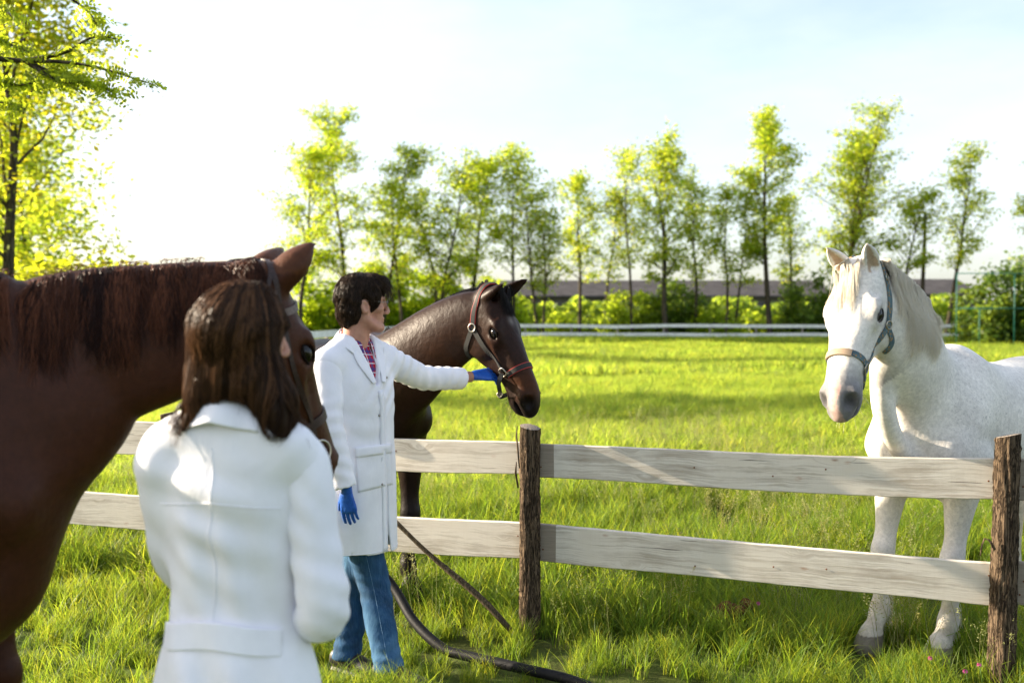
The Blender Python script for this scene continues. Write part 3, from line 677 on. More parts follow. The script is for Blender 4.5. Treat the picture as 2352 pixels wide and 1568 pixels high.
    # bushes and young growth under the row
    bushes = [(600, 67, 2.2, 3.6, Ywarm, 0), (735, 70, 2.6, 5.4, Ywarm, 0), (845, 71, 2.4, 5.0, Ywarm, 0), (955, 72, 2.6, 5.4, Ywarm, 0), (1050, 71, 2.4, 4.6, Ywarm, 0), (1140, 72, 2.4, 4.0, Ywarm, 0), (1290, 73, 2.0, 1.9, Pale, 0),
              (1445, 69, 2.2, 3.4, (1.15, 1.1, .7), 0), (1545, 70, 2.6, 4.0, Green, 1), (1640, 68, 1.9, 2.3, Green, 0), (1740, 71, 1.6, 1.9, Pale, 0), (1795, 70, 1.5, 2.4, Green, 0), (1860, 68, 2.4, 4.3, Green, 1), (2075, 70, 1.8, 2.2, Green, 1), (1390, 73, 1.5, 1.7, Pale, 0),
              (2245, 58, 2.2, 3.6, (1.5, 1.3, 1.0), 1), (2350, 57, 2.8, 4.6, (1.1, 1.1, 1.0), 1), (2450, 57, 2.6, 4.2, Green, 1)]
    labs = ['yellow green bush left of the man, above the chestnut neck', 'bright undergrowth bush behind the chestnut horse ears', 'sunlit bush behind the man’s head', 'sunlit bush behind the dark horse’s withers', 'bright bush behind the dark horse’s crest', 'bright bush behind the dark horse’s ears', 'low pale bush right of the dark horse',
            'sunlit rounded bush left of the dark bush', 'dense dark green bush behind the far fence', 'medium green bush right of the dark bush', 'low pale bush under the tall tree', 'small green bush left of the white horse', 'tall dark bush right behind the white horse’s face', 'bush behind the white horse’s mane', 'low pale bush near the middle of the fence',
            'large leafy bush with pale flowers at right', 'tallest dense dark bush at the right edge', 'dense bush just beyond the right edge']
    for i, (px, Y, sp, h, tint, dk) in enumerate(bushes):
        make_bush(labs[i], gpoint(px, Y), sp, h, int((900 + 1000 * sp) * (h / 3 + .3)), .15, 300 + i, tint, M_LEAFD if dk else M_LEAF)
def make_bush(label, base, spread, h, nleaf, leaf, seed, tint, mat):
    rng = np.random.default_rng(seed); root = empty('bush', label, 'bush', 'bushes along the far fence', loc=base); mb = MB()
    n = 14; tips = []
    for i in range(n):
        a = rng.uniform(0, 6.28); r = spread * math.sqrt(rng.uniform()) * .95; z = h * (1 - .45 * (r / spread) ** 2) * rng.uniform(.55, 1.05); t = np.array([r * math.cos(a), r * math.sin(a) * .7, z])
        tips.append(t); tips.append(t * np.array([.8, .8, .55])); tips.append(t * np.array([.95, .95, .25]))
        mb.tube([Vector(base), Vector(base) + Vector(t * np.array([.5, .5, .6])), Vector(base) + Vector(t)], [.05, .03, .01], 5, False)
    mb.build('stem', M_BARK, root, True); tips = np.array(tips)
    C = tips[rng.integers(0, len(tips), nleaf)] + rng.normal(0, 1, (nleaf, 3)) * np.array([.38, .38, .30]) * spread * .42; C[:, 2] = np.abs(C[:, 2])
    cv = np.clip(rng.normal(1, .25, nleaf), .4, 1.8)[:, None] * np.array(tint)[None]
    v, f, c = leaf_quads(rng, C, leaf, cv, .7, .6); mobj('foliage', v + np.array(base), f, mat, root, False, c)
make_row()

def make_left_trees():
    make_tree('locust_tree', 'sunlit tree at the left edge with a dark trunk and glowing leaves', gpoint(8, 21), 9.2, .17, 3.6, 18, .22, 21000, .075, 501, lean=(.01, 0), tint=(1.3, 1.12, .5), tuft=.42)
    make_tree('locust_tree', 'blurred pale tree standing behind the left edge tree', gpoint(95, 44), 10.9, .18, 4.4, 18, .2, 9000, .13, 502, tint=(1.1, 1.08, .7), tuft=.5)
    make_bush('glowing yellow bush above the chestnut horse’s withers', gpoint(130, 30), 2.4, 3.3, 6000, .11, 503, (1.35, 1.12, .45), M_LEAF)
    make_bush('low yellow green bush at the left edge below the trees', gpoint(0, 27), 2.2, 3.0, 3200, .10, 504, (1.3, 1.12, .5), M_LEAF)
    for i, (x, y, h) in enumerate(((-27, 55, 11), (-31, 62, 12), (-38, 70, 12), (-44, 78, 12))):
        make_tree('locust_tree', ['tree standing left outside the picture beside the pasture', 'second tree left outside the picture', 'third tree left outside the picture', 'farthest tree left outside the picture'][i], (x, y, -.05), h, .2, 3.6, 16, .2, 4200, .16, 520 + i, tint=(1.1, 1.05, .7), tuft=.55, group='trees beside the pasture at left')
    # near tree: trunk beside the frame, leafy branches hang into the top left corner
    rng = np.random.default_rng(9); base = Vector((-5.6, 7.6, -.05)); root = empty('locust_tree', 'near locust tree whose leafy branches hang into the top left corner', 'tree', loc=base)
    br = []; tr = catmull([tuple(base), (-5.55, 7.6, 1.6), (-5.4, 7.5, 3.0), (-5.45, 7.5, 5.0), (-5.3, 7.5, 7.0)], 14); br.append((tr, np.linspace(.16, .05, 14)))
    paths = [[(-5.4, 7.5, 3.0), P(-120, 150, 7.2), P(60, 140, 7.1), P(200, 150, 7.0), P(355, 195, 6.9)], [P(60, 140, 7.1), P(150, 120, 7.1), P(215, 85, 7.2), P(270, 90, 7.2)], [(-5.45, 7.5, 4.4), P(-60, -40, 7.3), P(120, -20, 7.2), P(200, 25, 7.2), P(222, 60, 7.2)],
             [P(-120, 150, 7.2), P(-30, 90, 7.4), P(30, 105, 7.5), P(85, 130, 7.5)], [P(-120, 150, 7.2), P(-20, 180, 7.0), P(40, 195, 6.9), P(100, 185, 6.9)], [(-5.4, 7.5, 3.0), P(-150, 260, 7.6), P(-20, 235, 7.6), P(60, 250, 7.6)], [P(-60, -40, 7.3), P(-40, 10, 7.0), P(10, 25, 6.9), P(32, 45, 6.8)],
             [P(60, 140, 7.1), P(130, 185, 7.05), P(210, 190, 7.0), P(260, 215, 7.0)], [P(60, 140, 7.1), P(110, 165, 7.15), P(140, 180, 7.2), P(190, 172, 7.2)]]
    C = []; nodes = []
    for k, p in enumerate(paths):
        q = catmull([tuple(x) for x in p], 14); br.append((q, np.linspace(.02 if k else .03, .003, 14)))
        m = 46 if k in (0, 3, 4, 5, 7, 8) else 24
        for j in range(m):
            t = rng.uniform(.34 if k in (0, 2) else .2, 1) * 13; i = min(int(t), 12); nodes.append((q[i] + (q[i + 1] - q[i]) * (t - i), q[i + 1] - q[i]))
    for (x, y, z) in [(-6.3, 8.2, 4.6), (-5.0, 8.4, 5.6), (-6.2, 6.8, 6.2), (-5.0, 7.0, 7.2), (-6.4, 8, 7.0), (-5.6, 7.8, 8.0), (-7.0, 7.5, 5.2)]:
        q = catmull([tuple(tr[9]), ((x - 5.45) / 2, (y + 7.5) / 2, (z + 5.2) / 2), (x, y, z)], 8); br.append((q, np.linspace(.03, .006, 8)))
        for j in range(34): nodes.append((q[rng.integers(2, 8)] + rng.normal(0, .45, 3), rng.normal(size=3)))
    v, f = wood_mesh(br, 8); mobj('trunk', v, f, M_BARK, root)
    vs, fs, cs = [], [], []; b = 0
    for (p, d) in nodes:
        d = np.array(d) / (np.linalg.norm(d) + 1e-9); a = rng.uniform(0, 6.28); side = np.array([math.cos(a), math.sin(a), rng.uniform(-.5, .5)]); r = d * .5 + side; r /= np.linalg.norm(r); L = rng.uniform(.10, .19); npair = 6
        w = np.cross(r, rng.normal(size=3)); w /= np.linalg.norm(w); up = np.cross(r, w); col = np.array([1.15, 1.08, .6]) * rng.uniform(.6, 1.35)
        for j in range(npair + 1):
            s = (j + .6) / npair; o = p + r * L * s + np.array([0, 0, -.25 * L * s * s])
            for sg in ((-1, 1) if j < npair else (0,)):
                dirv = w * sg + r * .35 + up * rng.uniform(-.3, .3) if sg else r; dirv = dirv / np.linalg.norm(dirv); lw = np.cross(dirv, up + rng.normal(0, .35, 3)); lw /= np.linalg.norm(lw) + 1e-9; ll = rng.uniform(.026, .042)
                vs += [o, o + dirv * ll * .3 + lw * ll * .24, o + dirv * ll * .7 + lw * ll * .24, o + dirv * ll, o + dirv * ll * .7 - lw * ll * .24, o + dirv * ll * .3 - lw * ll * .24]; fs.append((b, b + 1, b + 2, b + 3, b + 4, b + 5)); b += 6; cs += [col] * 6
    mobj('crown', vs, np.array(fs), M_LEAF, root, False, np.array(cs))
make_left_trees()

# ------------------------------------------------------------------ far fence, sheds, mesh fence
def make_far():
    def fence(label, pts, step, hts=(1.05, .52), bw=.105, pr=.055):
        root = empty('fence', label, 'fence', loc=(pts[0][0], pts[0][1], 0)); rng = random.Random(5)
        for a, b in zip(pts[:-1], pts[1:]):
            a = Vector((*a, 0)); b = Vector((*b, 0)); L = (b - a).length; n = max(1, round(L / step)); u = (b - a) / L; w = Vector((-u.y, u.x, 0))
            js = [(rng.uniform(-.03, .05), rng.uniform(-.04, .04)) for _ in range(n + 1)]
            for i in range(n + 1):
                p = a + u * L * i / n; mb = MB(); mb.tube([p + Vector((0, 0, -.1)), p + Vector((0, 0, 1.12 + js[i][0]))], pr, 7); mb.build('post', M_END, root, True)
                if i == n: continue
                q = a + u * L * (i + 1) / n
                for k, h in enumerate(hts):
                    z0 = h + js[i][k]; z1 = h + js[i + 1][k]; c = (p + q) / 2 + Vector((0, 0, (z0 + z1) / 2)) - w * (pr + .02) * (1 if w.y > 0 else -1); ax = (q - p) * .5 + Vector((0, 0, (z1 - z0) / 2))
                    mb = MB(); mb.box(c, ax * .998, w * .015, Vector((0, 0, bw))); mb.build('rail', M_FARWHITE, root)
    fence('distant white two rail fence along the row of trees', [(P(1100, 730, 64.5).x, 64.5), (P(2480, 730, 64.5).x, 64.5)], 3.1)
    fence('white fence at left between chestnut horse and man', [(P(690, 730, 29).x, 29), (-5.5, 46), (P(1100, 730, 64.5).x - .4, 64.2)], 3.2)
    def shed(label, x0, x1, Y, eave, ridge):
        a = P(x0, 730, Y).x; b = P(x1, 730, Y).x; root = empty('farm_shed', label, 'shed', loc=((a + b) / 2, Y, 0)); d = 12
        mb = MB(); mb.box(((a + b) / 2, Y + d / 2, eave / 2), ((b - a) / 2, 0, 0), (0, d / 2, 0), (0, 0, eave / 2)); mb.build('wall', M_SHEDW, root)
        mb = MB(); v = [(a - .6, Y - .8, eave), (b + .6, Y - .8, eave), (b + .6, Y + d / 2, ridge), (a - .6, Y + d / 2, ridge), (a - .6, Y + d + .8, eave), (b + .6, Y + d + .8, eave)]
        v += [(x, y, z - .25) for x, y, z in v]; mb.add(v, [(0, 1, 2, 3), (3, 2, 5, 4), (6, 9, 8, 7), (9, 10, 11, 8), (0, 6, 7, 1), (4, 5, 11, 10), (0, 3, 9, 6), (3, 4, 10, 9), (1, 7, 8, 2), (2, 8, 11, 5)]); mb.build('roof', M_SHEDR, root)
        n = int((b - a) / 6)
        for i in range(n):
            x = a + (b - a) * (i + .5) / n; mb = MB(); mb.box((x, Y - .03, eave * .55), (1.1, 0, 0), (0, .05, 0), (0, 0, eave * .22)); mb.build('window', M_SHEDG, root)
    shed('long low shed with dark roof behind the far trees', 1120, 1900, 135, 4.6, 6.9)
    shed('dark roofed shed behind the white horse’s neck', 2035, 2235, 125, 4.6, 6.7)
    # green wire-mesh enclosure in front of the bushes at right
    root = empty('mesh_fence', 'green framed wire mesh fence before the bushes at right', 'fence', loc=gpoint(2270, 55)); Y = 55
    for px in (2197, 2250, 2330, 2410): 
        x = P(px, 730, Y).x; top = 1.59 + (730 - (628 if px in (2197, 2330) else 706)) / F_PX * Y; mb = MB(); mb.tube([(x, Y, 0), (x, Y, top)], .03, 6); mb.build('post', M_GREENP, root, True)
    for py in (628, 708):
        z = 1.59 + (730 - py) / F_PX * Y; mb = MB(); mb.tube([(P(2197, 730, Y).x, Y, z), (P(2500, 730, Y).x, Y, z)], .028, 6); mb.build('bar', M_GREENP, root, True)
M_SHEDW = simple('shed_wall', (.13, .12, .11), .9, .1, nscale=1.2); M_SHEDR = simple('shed_roof', (.060, .055, .055), .85, .2, nscale=.8, var=.3); M_SHEDG = simple('shed_window', (.06, .06, .07), .3, .5); M_GREENP = simple('green_painted_steel', (.012, .10, .075), .5, .4)
make_far()

def make_hedge():
    rng = np.random.default_rng(88); n = 26000; x = rng.uniform(-30, 62, n); C = np.stack([x, 96 + rng.normal(0, 1.2, n), 0 * x], -1); top = 2.7 + .6 * np.sin(x * .35) + .45 * np.sin(x * .93 + 1) + .3 * np.sin(x * 2.3); C[:, 2] = top * rng.uniform(0, 1, n) ** .75
    cv = np.clip(rng.normal(1, .2, n), .4, 1.7)[:, None] * np.array([[.95, .95, .85]]); v, f, c = leaf_quads(rng, C, .26, cv, .7, .6); o = mobj('far_hedge', v, f, M_LEAF, None, False, c); tag(o, kind='stuff'); o['label'] = 'pale green scrub beyond the far trees'
make_hedge()
# ------------------------------------------------------------------ horses
def rot2(v, a): return Vector((v.x * math.cos(a) - v.y * math.sin(a), v.x * math.sin(a) + v.y * math.cos(a), v.z))
class Frame:
    """local frame: o + x*f + y*l + z*u"""
    def __init__(s, o, f, l, u, sc=1.0): s.o = Vector(o); s.f = Vector(f).normalized(); s.l = Vector(l).normalized(); s.u = Vector(u).normalized(); s.s = sc
    def __call__(s, x, y=0, z=0): return s.o + (s.f * x + s.l * y + s.u * z) * s.s
    def d(s, x, y=0, z=0): return s.f * x + s.l * y + s.u * z
def build_horse(cfg):
    """returns dict with mesh arrays, bvh, frames"""
    S = cfg['scale']; h = cfg.get('res', .009)
    fw = Vector((math.cos(R(cfg['head_deg'])), math.sin(R(cfg['head_deg'])), 0)); lt = Vector((-fw.y, fw.x, 0))
    B = Frame(cfg['base'], fw, lt, (0, 0, 1), S)                      # body frame, origin on the ground under the withers
    poll = Vector(cfg['poll']); ax = (Vector(cfg['muzzle']) - poll).normalized()        # face axis
    hl = Vector(cfg['head_left']); hl = (hl - ax * hl.dot(ax)).normalized(); dor = hl.cross(ax)
    if dor.z < 0 and cfg.get('dz', True): dor = -dor
    HS = cfg.get('head_scale', 1.0) * S
    H = Frame(poll, ax, hl, dor, HS)                                  # head frame: x down the face, y left, z out of the forehead
    allp = [B(-1.35, 0, 0), B(.6, 0, 0), poll, H(.66), H(-.1, 0, .2), H(.3, 0, -.35)]
    lo = [min(p[i] for p in allp) - (.42 if i < 2 else .1) for i in range(3)]; hi = [max(p[i] for p in allp) + (.42 if i < 2 else .14) for i in range(3)]
    lo[2] = -.06
    for i in range(3):
        if 'lo' in cfg and cfg['lo'][i] is not None: lo[i] = max(lo[i], cfg['lo'][i])
        if 'hi' in cfg and cfg['hi'][i] is not None: hi[i] = min(hi[i], cfg['hi'][i])
    F = Field(lo, hi, h)
    def bc(rows, k=.06, lat=lt, op='add', n=None):
        F.chain([(B(*r[0]), *[q * S for q in r[1:]]) for r in rows], lat, k * S, n, op)
    # trunk
    bc([((.34, 0, 1.10), .15, .22, .22), ((.20, 0, 1.12), .215, .29, .31), ((0, 0, 1.13), .245, .335, .36), ((-.28, 0, 1.10), .285, .30, .345), ((-.55, 0, 1.11), .29, .285, .33), ((-.82, 0, 1.15), .265, .275, .26), ((-1.02, 0, 1.15), .215, .25, .22), ((-1.13, 0, 1.10), .13, .19, .18)], .05, n=60)
    bc([((.12, 0, 1.36), .07, .09), ((-.04, 0, 1.40), .055, .085), ((-.25, 0, 1.33), .06, .07), ((-.5, 0, 1.31), .07, .05)], .08)      # withers
    for sd in (-1, 1):
        bc([((-.02, .12 * sd, 1.34), .07, .10), ((.16, .175 * sd, 1.16), .095, .13), ((.33, .165 * sd, .99), .085, .10)], .09)                # shoulder blade
        bc([((.30, .165 * sd, 1.0), .085, .09), ((.13, .195 * sd, .90), .085, .11)], .07)                                              # upper arm
        bc([((.36, .085 * sd, 1.06), .085, .10), ((.33, .08 * sd, .92), .075, .09), ((.22, .075 * sd, .80), .06, .06)], .05)                 # breast
        fx, fy, fz = cfg.get('fore', {}).get(sd, (0, 0, 0))
        def fl(x, z): 
            t = max(0, (.95 - z) / .95); return (x + fx * t, (.185 - .025 * t) * sd + fy * t, z)
        bc([(fl(.17, .96), .095, .125), (fl(.19, .84), .088, .105), (fl(.21, .72), .070, .085), (fl(.222, .58), .051, .059), (fl(.23, .51), .053, .056), (fl(.238, .46), .057, .062), (fl(.230, .40), .051, .052), (fl(.220, .32), .037, .045), (fl(.218, .23), .037, .047), (fl(.222, .165), .050, .060), (fl(.252, .11), .043, .046), (fl(.275, .07), .052, .054)], .05)
        bc([(fl(.283, .055), .060, .062), (fl(.30, .005), .070, .074)], .012)
        hx, hy, hz = cfg.get('hind', {}).get(sd, (0, 0, 0))
        def hl_(x, y, z):
            t = max(0, (1.0 - z)); return (x + hx * t, y * sd + hy * t, z)
        bc([((-.80, .13 * sd, 1.20), .12, .19), ((-.90, .165 * sd, 1.0), .115, .21), (hl_(-.86, .175, .84), .10, .16), (hl_(-.90, .165, .70), .070, .10), (hl_(-.99, .155, .58), .048, .062), (hl_(-1.03, .15, .53), .046, .066), (hl_(-1.02, .15, .44), .038, .048), (hl_(-1.0, .15, .30), .034, .040), (hl_(-.985, .15, .18), .040, .048), (hl_(-.955, .15, .11), .036, .038), (hl_(-.935, .15, .07), .046, .048)], .06)
        bc([((-.66, .15 * sd, .92), .08, .10), ((-.72, .19 * sd, .82), .07, .09)], .08)
        bc([(hl_(-.93, .15, .055), .052, .054), (hl_(-.915, .15, .005), .060, .064)], .012)
    bc([((-1.12, 0, 1.33), .045, .05), ((-1.19, 0, 1.22), .035, .04), ((-1.2, 0, 1.05), .022, .022)], .05)
    # neck: from inside the trunk to the head
    nk = cfg['neck']     # rows (point, half width, half up, half down)
    F.chain(nk, cfg.get('neck_lat', lt), .09 * S, 60)
    for row in cfg.get('extra', []): F.chain(row[0], row[1], row[2])
    hw = cfg.get('head_w', 1.0)
    # head
    def hc(rows, k=.03, op='add', n=None):
        rr = []
        for r in rows: rr.append((H(r[0][0], r[0][1] * hw, r[0][2]), r[1] * HS * hw, *[q * HS for q in r[2:]]))
        # orientation of up/down in chain() follows world z; give symmetric radii only
        F.chain(rr, hl, k * HS, n, op)
    hc([((.0, 0, -.075), .072, .072), ((.09, 0, -.080), .090, .082), ((.17, 0, -.082), .098, .084), ((.26, 0, -.078), .086, .078), ((.35, 0, -.074), .070, .072), ((.45, 0, -.070), .061, .067), ((.53, 0, -.073), .060, .068), ((.58, 0, -.082), .054, .060), ((.61, 0, -.094), .044, .046)], .03)
    hc([((.06, 0, -.14), .062, .075), ((.15, 0, -.190), .070, .090), ((.23, 0, -.190), .068, .090), ((.31, 0, -.165), .056, .068), ((.40, 0, -.138), .048, .052), ((.48, 0, -.132), .044, .044), ((.545, 0, -.146), .046, .040), ((.585, 0, -.146), .038, .030)], .04)
    for sd in (-1, 1):
        F.ell(H(.185, .062 * sd * hw, -.175), (.098 * HS, .026 * HS, .095 * HS), (H.f, H.l, H.u), .03 * HS)               # cheek
        hc([((.15, .078 * sd, -.040), .022, .022), ((.205, .088 * sd, -.052), .024, .022), ((.26, .072 * sd, -.075), .014, .016)], .03)                     # brow and orbit
        hc([((.22, .088 * sd, -.098), .012, .012), ((.30, .076 * sd, -.105), .012, .012), ((.38, .062 * sd, -.105), .009, .009)], .02)                # facial crest
        F.ell(H(.555, .056 * sd * hw, -.068), (.045 * HS, .022 * HS, .036 * HS), (H.f, H.l, H.u), .02 * HS)                   # nostril flare
    eyes = []
    for sd in (-1, 1):
        e = H(.205, .087 * sd * hw, -.066); F.ell(e + H.l * sd * .012 * HS, (.030 * HS, .020 * HS, .020 * HS), (H.f, H.l, H.u), .012 * HS, 'sub'); eyes.append((e, sd))
        a1 = (H.f * .82 - H.u * .57); a3 = (H.f * .57 + H.u * .82)
        F.ell(H(.590, .062 * sd * hw, -.052), (.040 * HS, .040 * HS, .024 * HS), (a1, H.l, a3), .006 * HS, 'sub')               # nostril opening
        F.ell(H(.590, .046 * sd, -.127), (.050 * HS, .040 * HS, .008 * HS), (H.f, H.l, H.u), .006 * HS, 'sub')             # mouth line
    for sd in (-1, 1):
        F.ell(H(.125, .088 * sd * hw, -.028), (.022 * HS, .014 * HS, .014 * HS), (H.f, H.l, H.u), .02 * HS, 'sub'); F.ell(H(.35, .088 * sd * hw, -.075), (.07 * HS, .014 * HS, .022 * HS), (H.f, H.l, H.u), .025 * HS, 'sub'); F.ell(H(.48, .074 * sd * hw, -.098), (.05 * HS, .012 * HS, .016 * HS), (H.f, H.l, H.u), .02 * HS, 'sub')
    # ears
    ears = []
    for sd in (-1, 1):
        eb = H(*[cfg['ear_base'][0], cfg['ear_base'][1] * sd, cfg['ear_base'][2]]); et = Vector(cfg['ears'][sd]); d = (et - eb); L = d.length; op_ = Vector(cfg['ear_open'][sd]); op_ = (op_ - d.normalized() * op_.dot(d.normalized())).normalized()
        side = d.cross(op_).normalized(); w = cfg.get('ear_w', .040) * HS
        F.chain([(eb - d * .10, w * .75, w * .75), (eb + d * .18, w * .95, w * .85), (eb + d * .42, w * 1.0, w * .80), (eb + d * .68, w * .72, w * .55), (eb + d * .88, w * .36, w * .28), (et, w * .10, w * .10)], side, .018 * HS, 17)
        F.chain([(eb + d * .10 + op_ * w * .75, w * .45, w * .45), (eb + d * .42 + op_ * w * .70, w * .62, w * .62), (eb + d * .70 + op_ * w * .42, w * .40, w * .38), (eb + d * .9 + op_ * w * .20, w * .14, w * .14)], side, .008 * HS, 13, 'sub')
        ears.append((eb, et, op_))
    # soft muscle modelling
    F.warp(lambda X, Y, Z: .0016 * fold_noise(X, Y, Z, 9.0, cfg.get('seed', 1)))
    vv, Q = F.mesh()
    return dict(v=vv, q=Q, bvh=bvh_of(vv, Q), B=B, H=H, HS=HS, S=S, eyes=eyes, ears=ears, cfg=cfg)
def sstep(a, b, x): 
    t = np.clip((x - a) / (b - a), 0, 1); return t * t * (3 - 2 * t)
def hcoord(hz, pts):
    """coordinates in the head frame"""
    H = hz['H']; d = np.asarray(pts) - np.array(H.o); return np.stack([d @ np.array(H.f), d @ np.array(H.l), d @ np.array(H.u)], -1) / H.s
def bcoord(hz, pts):
    B = hz['B']; d = np.asarray(pts) - np.array(B.o); return np.stack([d @ np.array(B.f), d @ np.array(B.l), d @ np.array(B.u)], -1) / B.s
M_EYE = NM('horse_eye').base((.006, .004, .003), .12, .35).m
M_HOOF = simple('horn_hoof', (.09, .075, .06), .5, .4, nscale=40)
def mat_coat(name, rough, spec, sheen=.2, speck=None):
    k = NM(name); c = k.attr('col'); v = k.coord('Object'); f = k.noise(v, 55, 6, .7); g = k.noise(v, 6, 4)
    c = k.mix(1., c, k.ramp(f, (.3, (.78, .78, .78)), (.7, (1.18, 1.18, 1.18))), 'MULTIPLY'); c = k.mix(1., c, k.ramp(g, (.3, (.85, .85, .85)), (.7, (1.12, 1.12, 1.12))), 'MULTIPLY')
    if speck is not None:
        n = k.noise(k.coord('Object', (1, 1, .75)), 135, 2, .5); n2 = k.noise(v, 3.2, 3); at = k.n('ShaderNodeAttribute', attribute_name='speck')
        m = k.math('MULTIPLY', k.ramp(n, (.60, 0.), (.66, 1.)), k.math('MULTIPLY', k.ramp(n2, (.40, .15), (.62, 1.)), at.outputs['Fac'])); c = k.mix(m, c, speck)
    k.base(c, rough, spec); k.b.inputs['Sheen Weight'].default_value = sheen; k.b.inputs['Sheen Roughness'].default_value = .5
    nn = k.bump(k.noise(v, 16, 4, .5, .5), .22, .02); nn = k.bump(k.noise(k.coord('Object', (1, 1, .5)), 70, 4, .6), .20, .006, nn); k.bump(k.noise(k.coord('Object', (1, 1, .35)), 260, 3, .6), .16, .004, nn); return k.m
def strands(paths, r0, rng, n=7, sides=3, taper=.25):
    """many thin locks in one mesh; each path = list of points; returns verts, faces"""
    P_ = np.stack([catmull(p, n) for p in paths]); m = len(P_); T = np.gradient(P_, axis=1); T /= np.linalg.norm(T, axis=2)[..., None] + 1e-9
    ref = rng.normal(size=(m, 1, 3)); U = ref - (ref * T).sum(-1)[..., None] * T; U /= np.linalg.norm(U, axis=2)[..., None] + 1e-9; Wv = np.cross(T, U)
    s = np.linspace(0, 1, n)[None, :, None]; rr = (np.asarray(r0).reshape(-1, 1, 1) if hasattr(r0, '__len__') else r0) * (1 - (1 - taper) * s ** 1.5)
    rings = [P_ + (U * math.cos(a) + Wv * math.sin(a)) * rr for a in [2 * math.pi * k / sides for k in range(sides)]]
    v = np.stack(rings, 2).reshape(-1, 3); base = (np.arange(m) * n * sides)[:, None]
    q = np.array([[j * sides + k, j * sides + (k + 1) % sides, (j + 1) * sides + (k + 1) % sides, (j + 1) * sides + k] for j in range(n - 1) for k in range(sides)])
    return v, (base[:, :, None] + q[None]).reshape(-1, 4)
def finish_horse(hz, root, coat, colfn, speckfn=None):
    vv, Q = hz['v'], hz['q']; o = mobj('body', vv, Q, coat, root, True, colfn(vv))
    if speckfn is not None:
        at = o.data.attributes.new('speck', 'FLOAT', 'POINT'); at.data.foreach_set('value', speckfn(vv).astype(np.float32))
    H, HS = hz['H'], hz['HS']
    for e, sd in hz['eyes']:
        mb = MB(); nn, mm = 16, 10; r = .0265 * HS; v = []; f = []
        for j in range(mm + 1):
            t = math.pi * j / mm
            for i in range(nn): a = 2 * math.pi * i / nn; v.append(e + H.f * r * 1.12 * math.sin(t) * math.cos(a) + H.u * r * .86 * math.sin(t) * math.sin(a) + H.l * sd * (r * .8 * math.cos(t)))
        for j in range(mm):
            for i in range(nn): f.append((j * nn + i, j * nn + (i + 1) % nn, (j + 1) * nn + (i + 1) % nn, (j + 1) * nn + i))
        mb.add(v, f); eo = mb.build('eye', M_EYE, root, True)
        # lids: two soft rims
        for up in (1, -1):
            pts = []
            for t in np.linspace(-1.15, 1.15, 9):
                q = e + H.f * r * 1.22 * math.sin(t) + H.u * up * r * .78 * math.cos(t) + H.l * sd * r * (.42 + .22 * math.cos(t)); pts.append(q)
            mb = MB(); mb.tube(pts, [.0013 * HS * (1 + 1.6 * math.cos(t)) + .0006 for t in np.linspace(-1.15, 1.15, 9)], 6); mb.build('eyelid', hz['lid'], eo, True)
    return o
def strap_on(hz, pts, name, mat, parent, w=.0125, th=.0045, n=40, lift=.002, smooth=True, closed=False):
    """strap laid on the animal's surface through head-frame points; pts may be world Vectors"""
    b = hz['bvh']; q = catmull([tuple(p) for p in pts], n); ps, ns = [], []
    for x in q:
        p, nn = near(b, x); ps.append(p); ns.append(nn)
    P2 = np.array([tuple(p) for p in ps]); N2 = np.array([tuple(p) for p in ns])
    for _ in range(3):
        P2[1:-1] = (P2[:-2] + 2 * P2[1:-1] + P2[2:]) / 4; N2[1:-1] = (N2[:-2] + 2 * N2[1:-1] + N2[2:]) / 4
    mb = MB(); mb.ribbon([Vector(a) + Vector(c).normalized() * lift for a, c in zip(P2, N2)], [Vector(c) for c in N2], w, th); return mb.build(name, mat, parent)
def loop_on(hz, c, u, v, a0, a1, name, mat, parent, w=.0125, th=.0045, n=48, lift=.002, rad=.4):
    """strap round the head: rays from outside towards c in the plane (u, v)"""
    ps, ns = [], []
    for t in np.linspace(a0, a1, n):
        d = u * math.cos(t) + v * math.sin(t); hit = hz['bvh'].ray_cast(c + d * rad, -d)
        if hit[0] is None: continue
        ps.append(hit[0]); ns.append((hit[1] + d).normalized())
    P2 = np.array([tuple(p) for p in ps]); N2 = np.array([tuple(p) for p in ns])
    for _ in range(4):
        P2[1:-1] = (P2[:-2] + 2 * P2[1:-1] + P2[2:]) / 4; N2[1:-1] = (N2[:-2] + 2 * N2[1:-1] + N2[2:]) / 4
    mb = MB(); mb.ribbon([Vector(x) + Vector(y).normalized() * lift for x, y in zip(P2, N2)], [Vector(y) for y in N2], w, th); return mb.build(name, mat, parent)
def ring_part(c, nrm, r, t, name, mat, parent, sq=False):
    n = Vector(nrm).normalized(); u = n.orthogonal().normalized(); w = n.cross(u); pts = []
    m = 24
    for i in range(m + 1):
        a = 2 * math.pi * i / m; q = (abs(math.cos(a)) ** 4 + abs(math.sin(a)) ** 4) ** -.25 if sq else 1
        pts.append(c + (u * math.cos(a) + w * math.sin(a)) * r * q)
    mb = MB(); mb.tube(pts, t, 7, False); return mb.build(name, mat, parent, True)
def hair_mat(name, a, b, rough=.33):
    k = NM(name); at = k.attr('col'); k.base(k.mix(at, a, b), rough, .12); return k.m
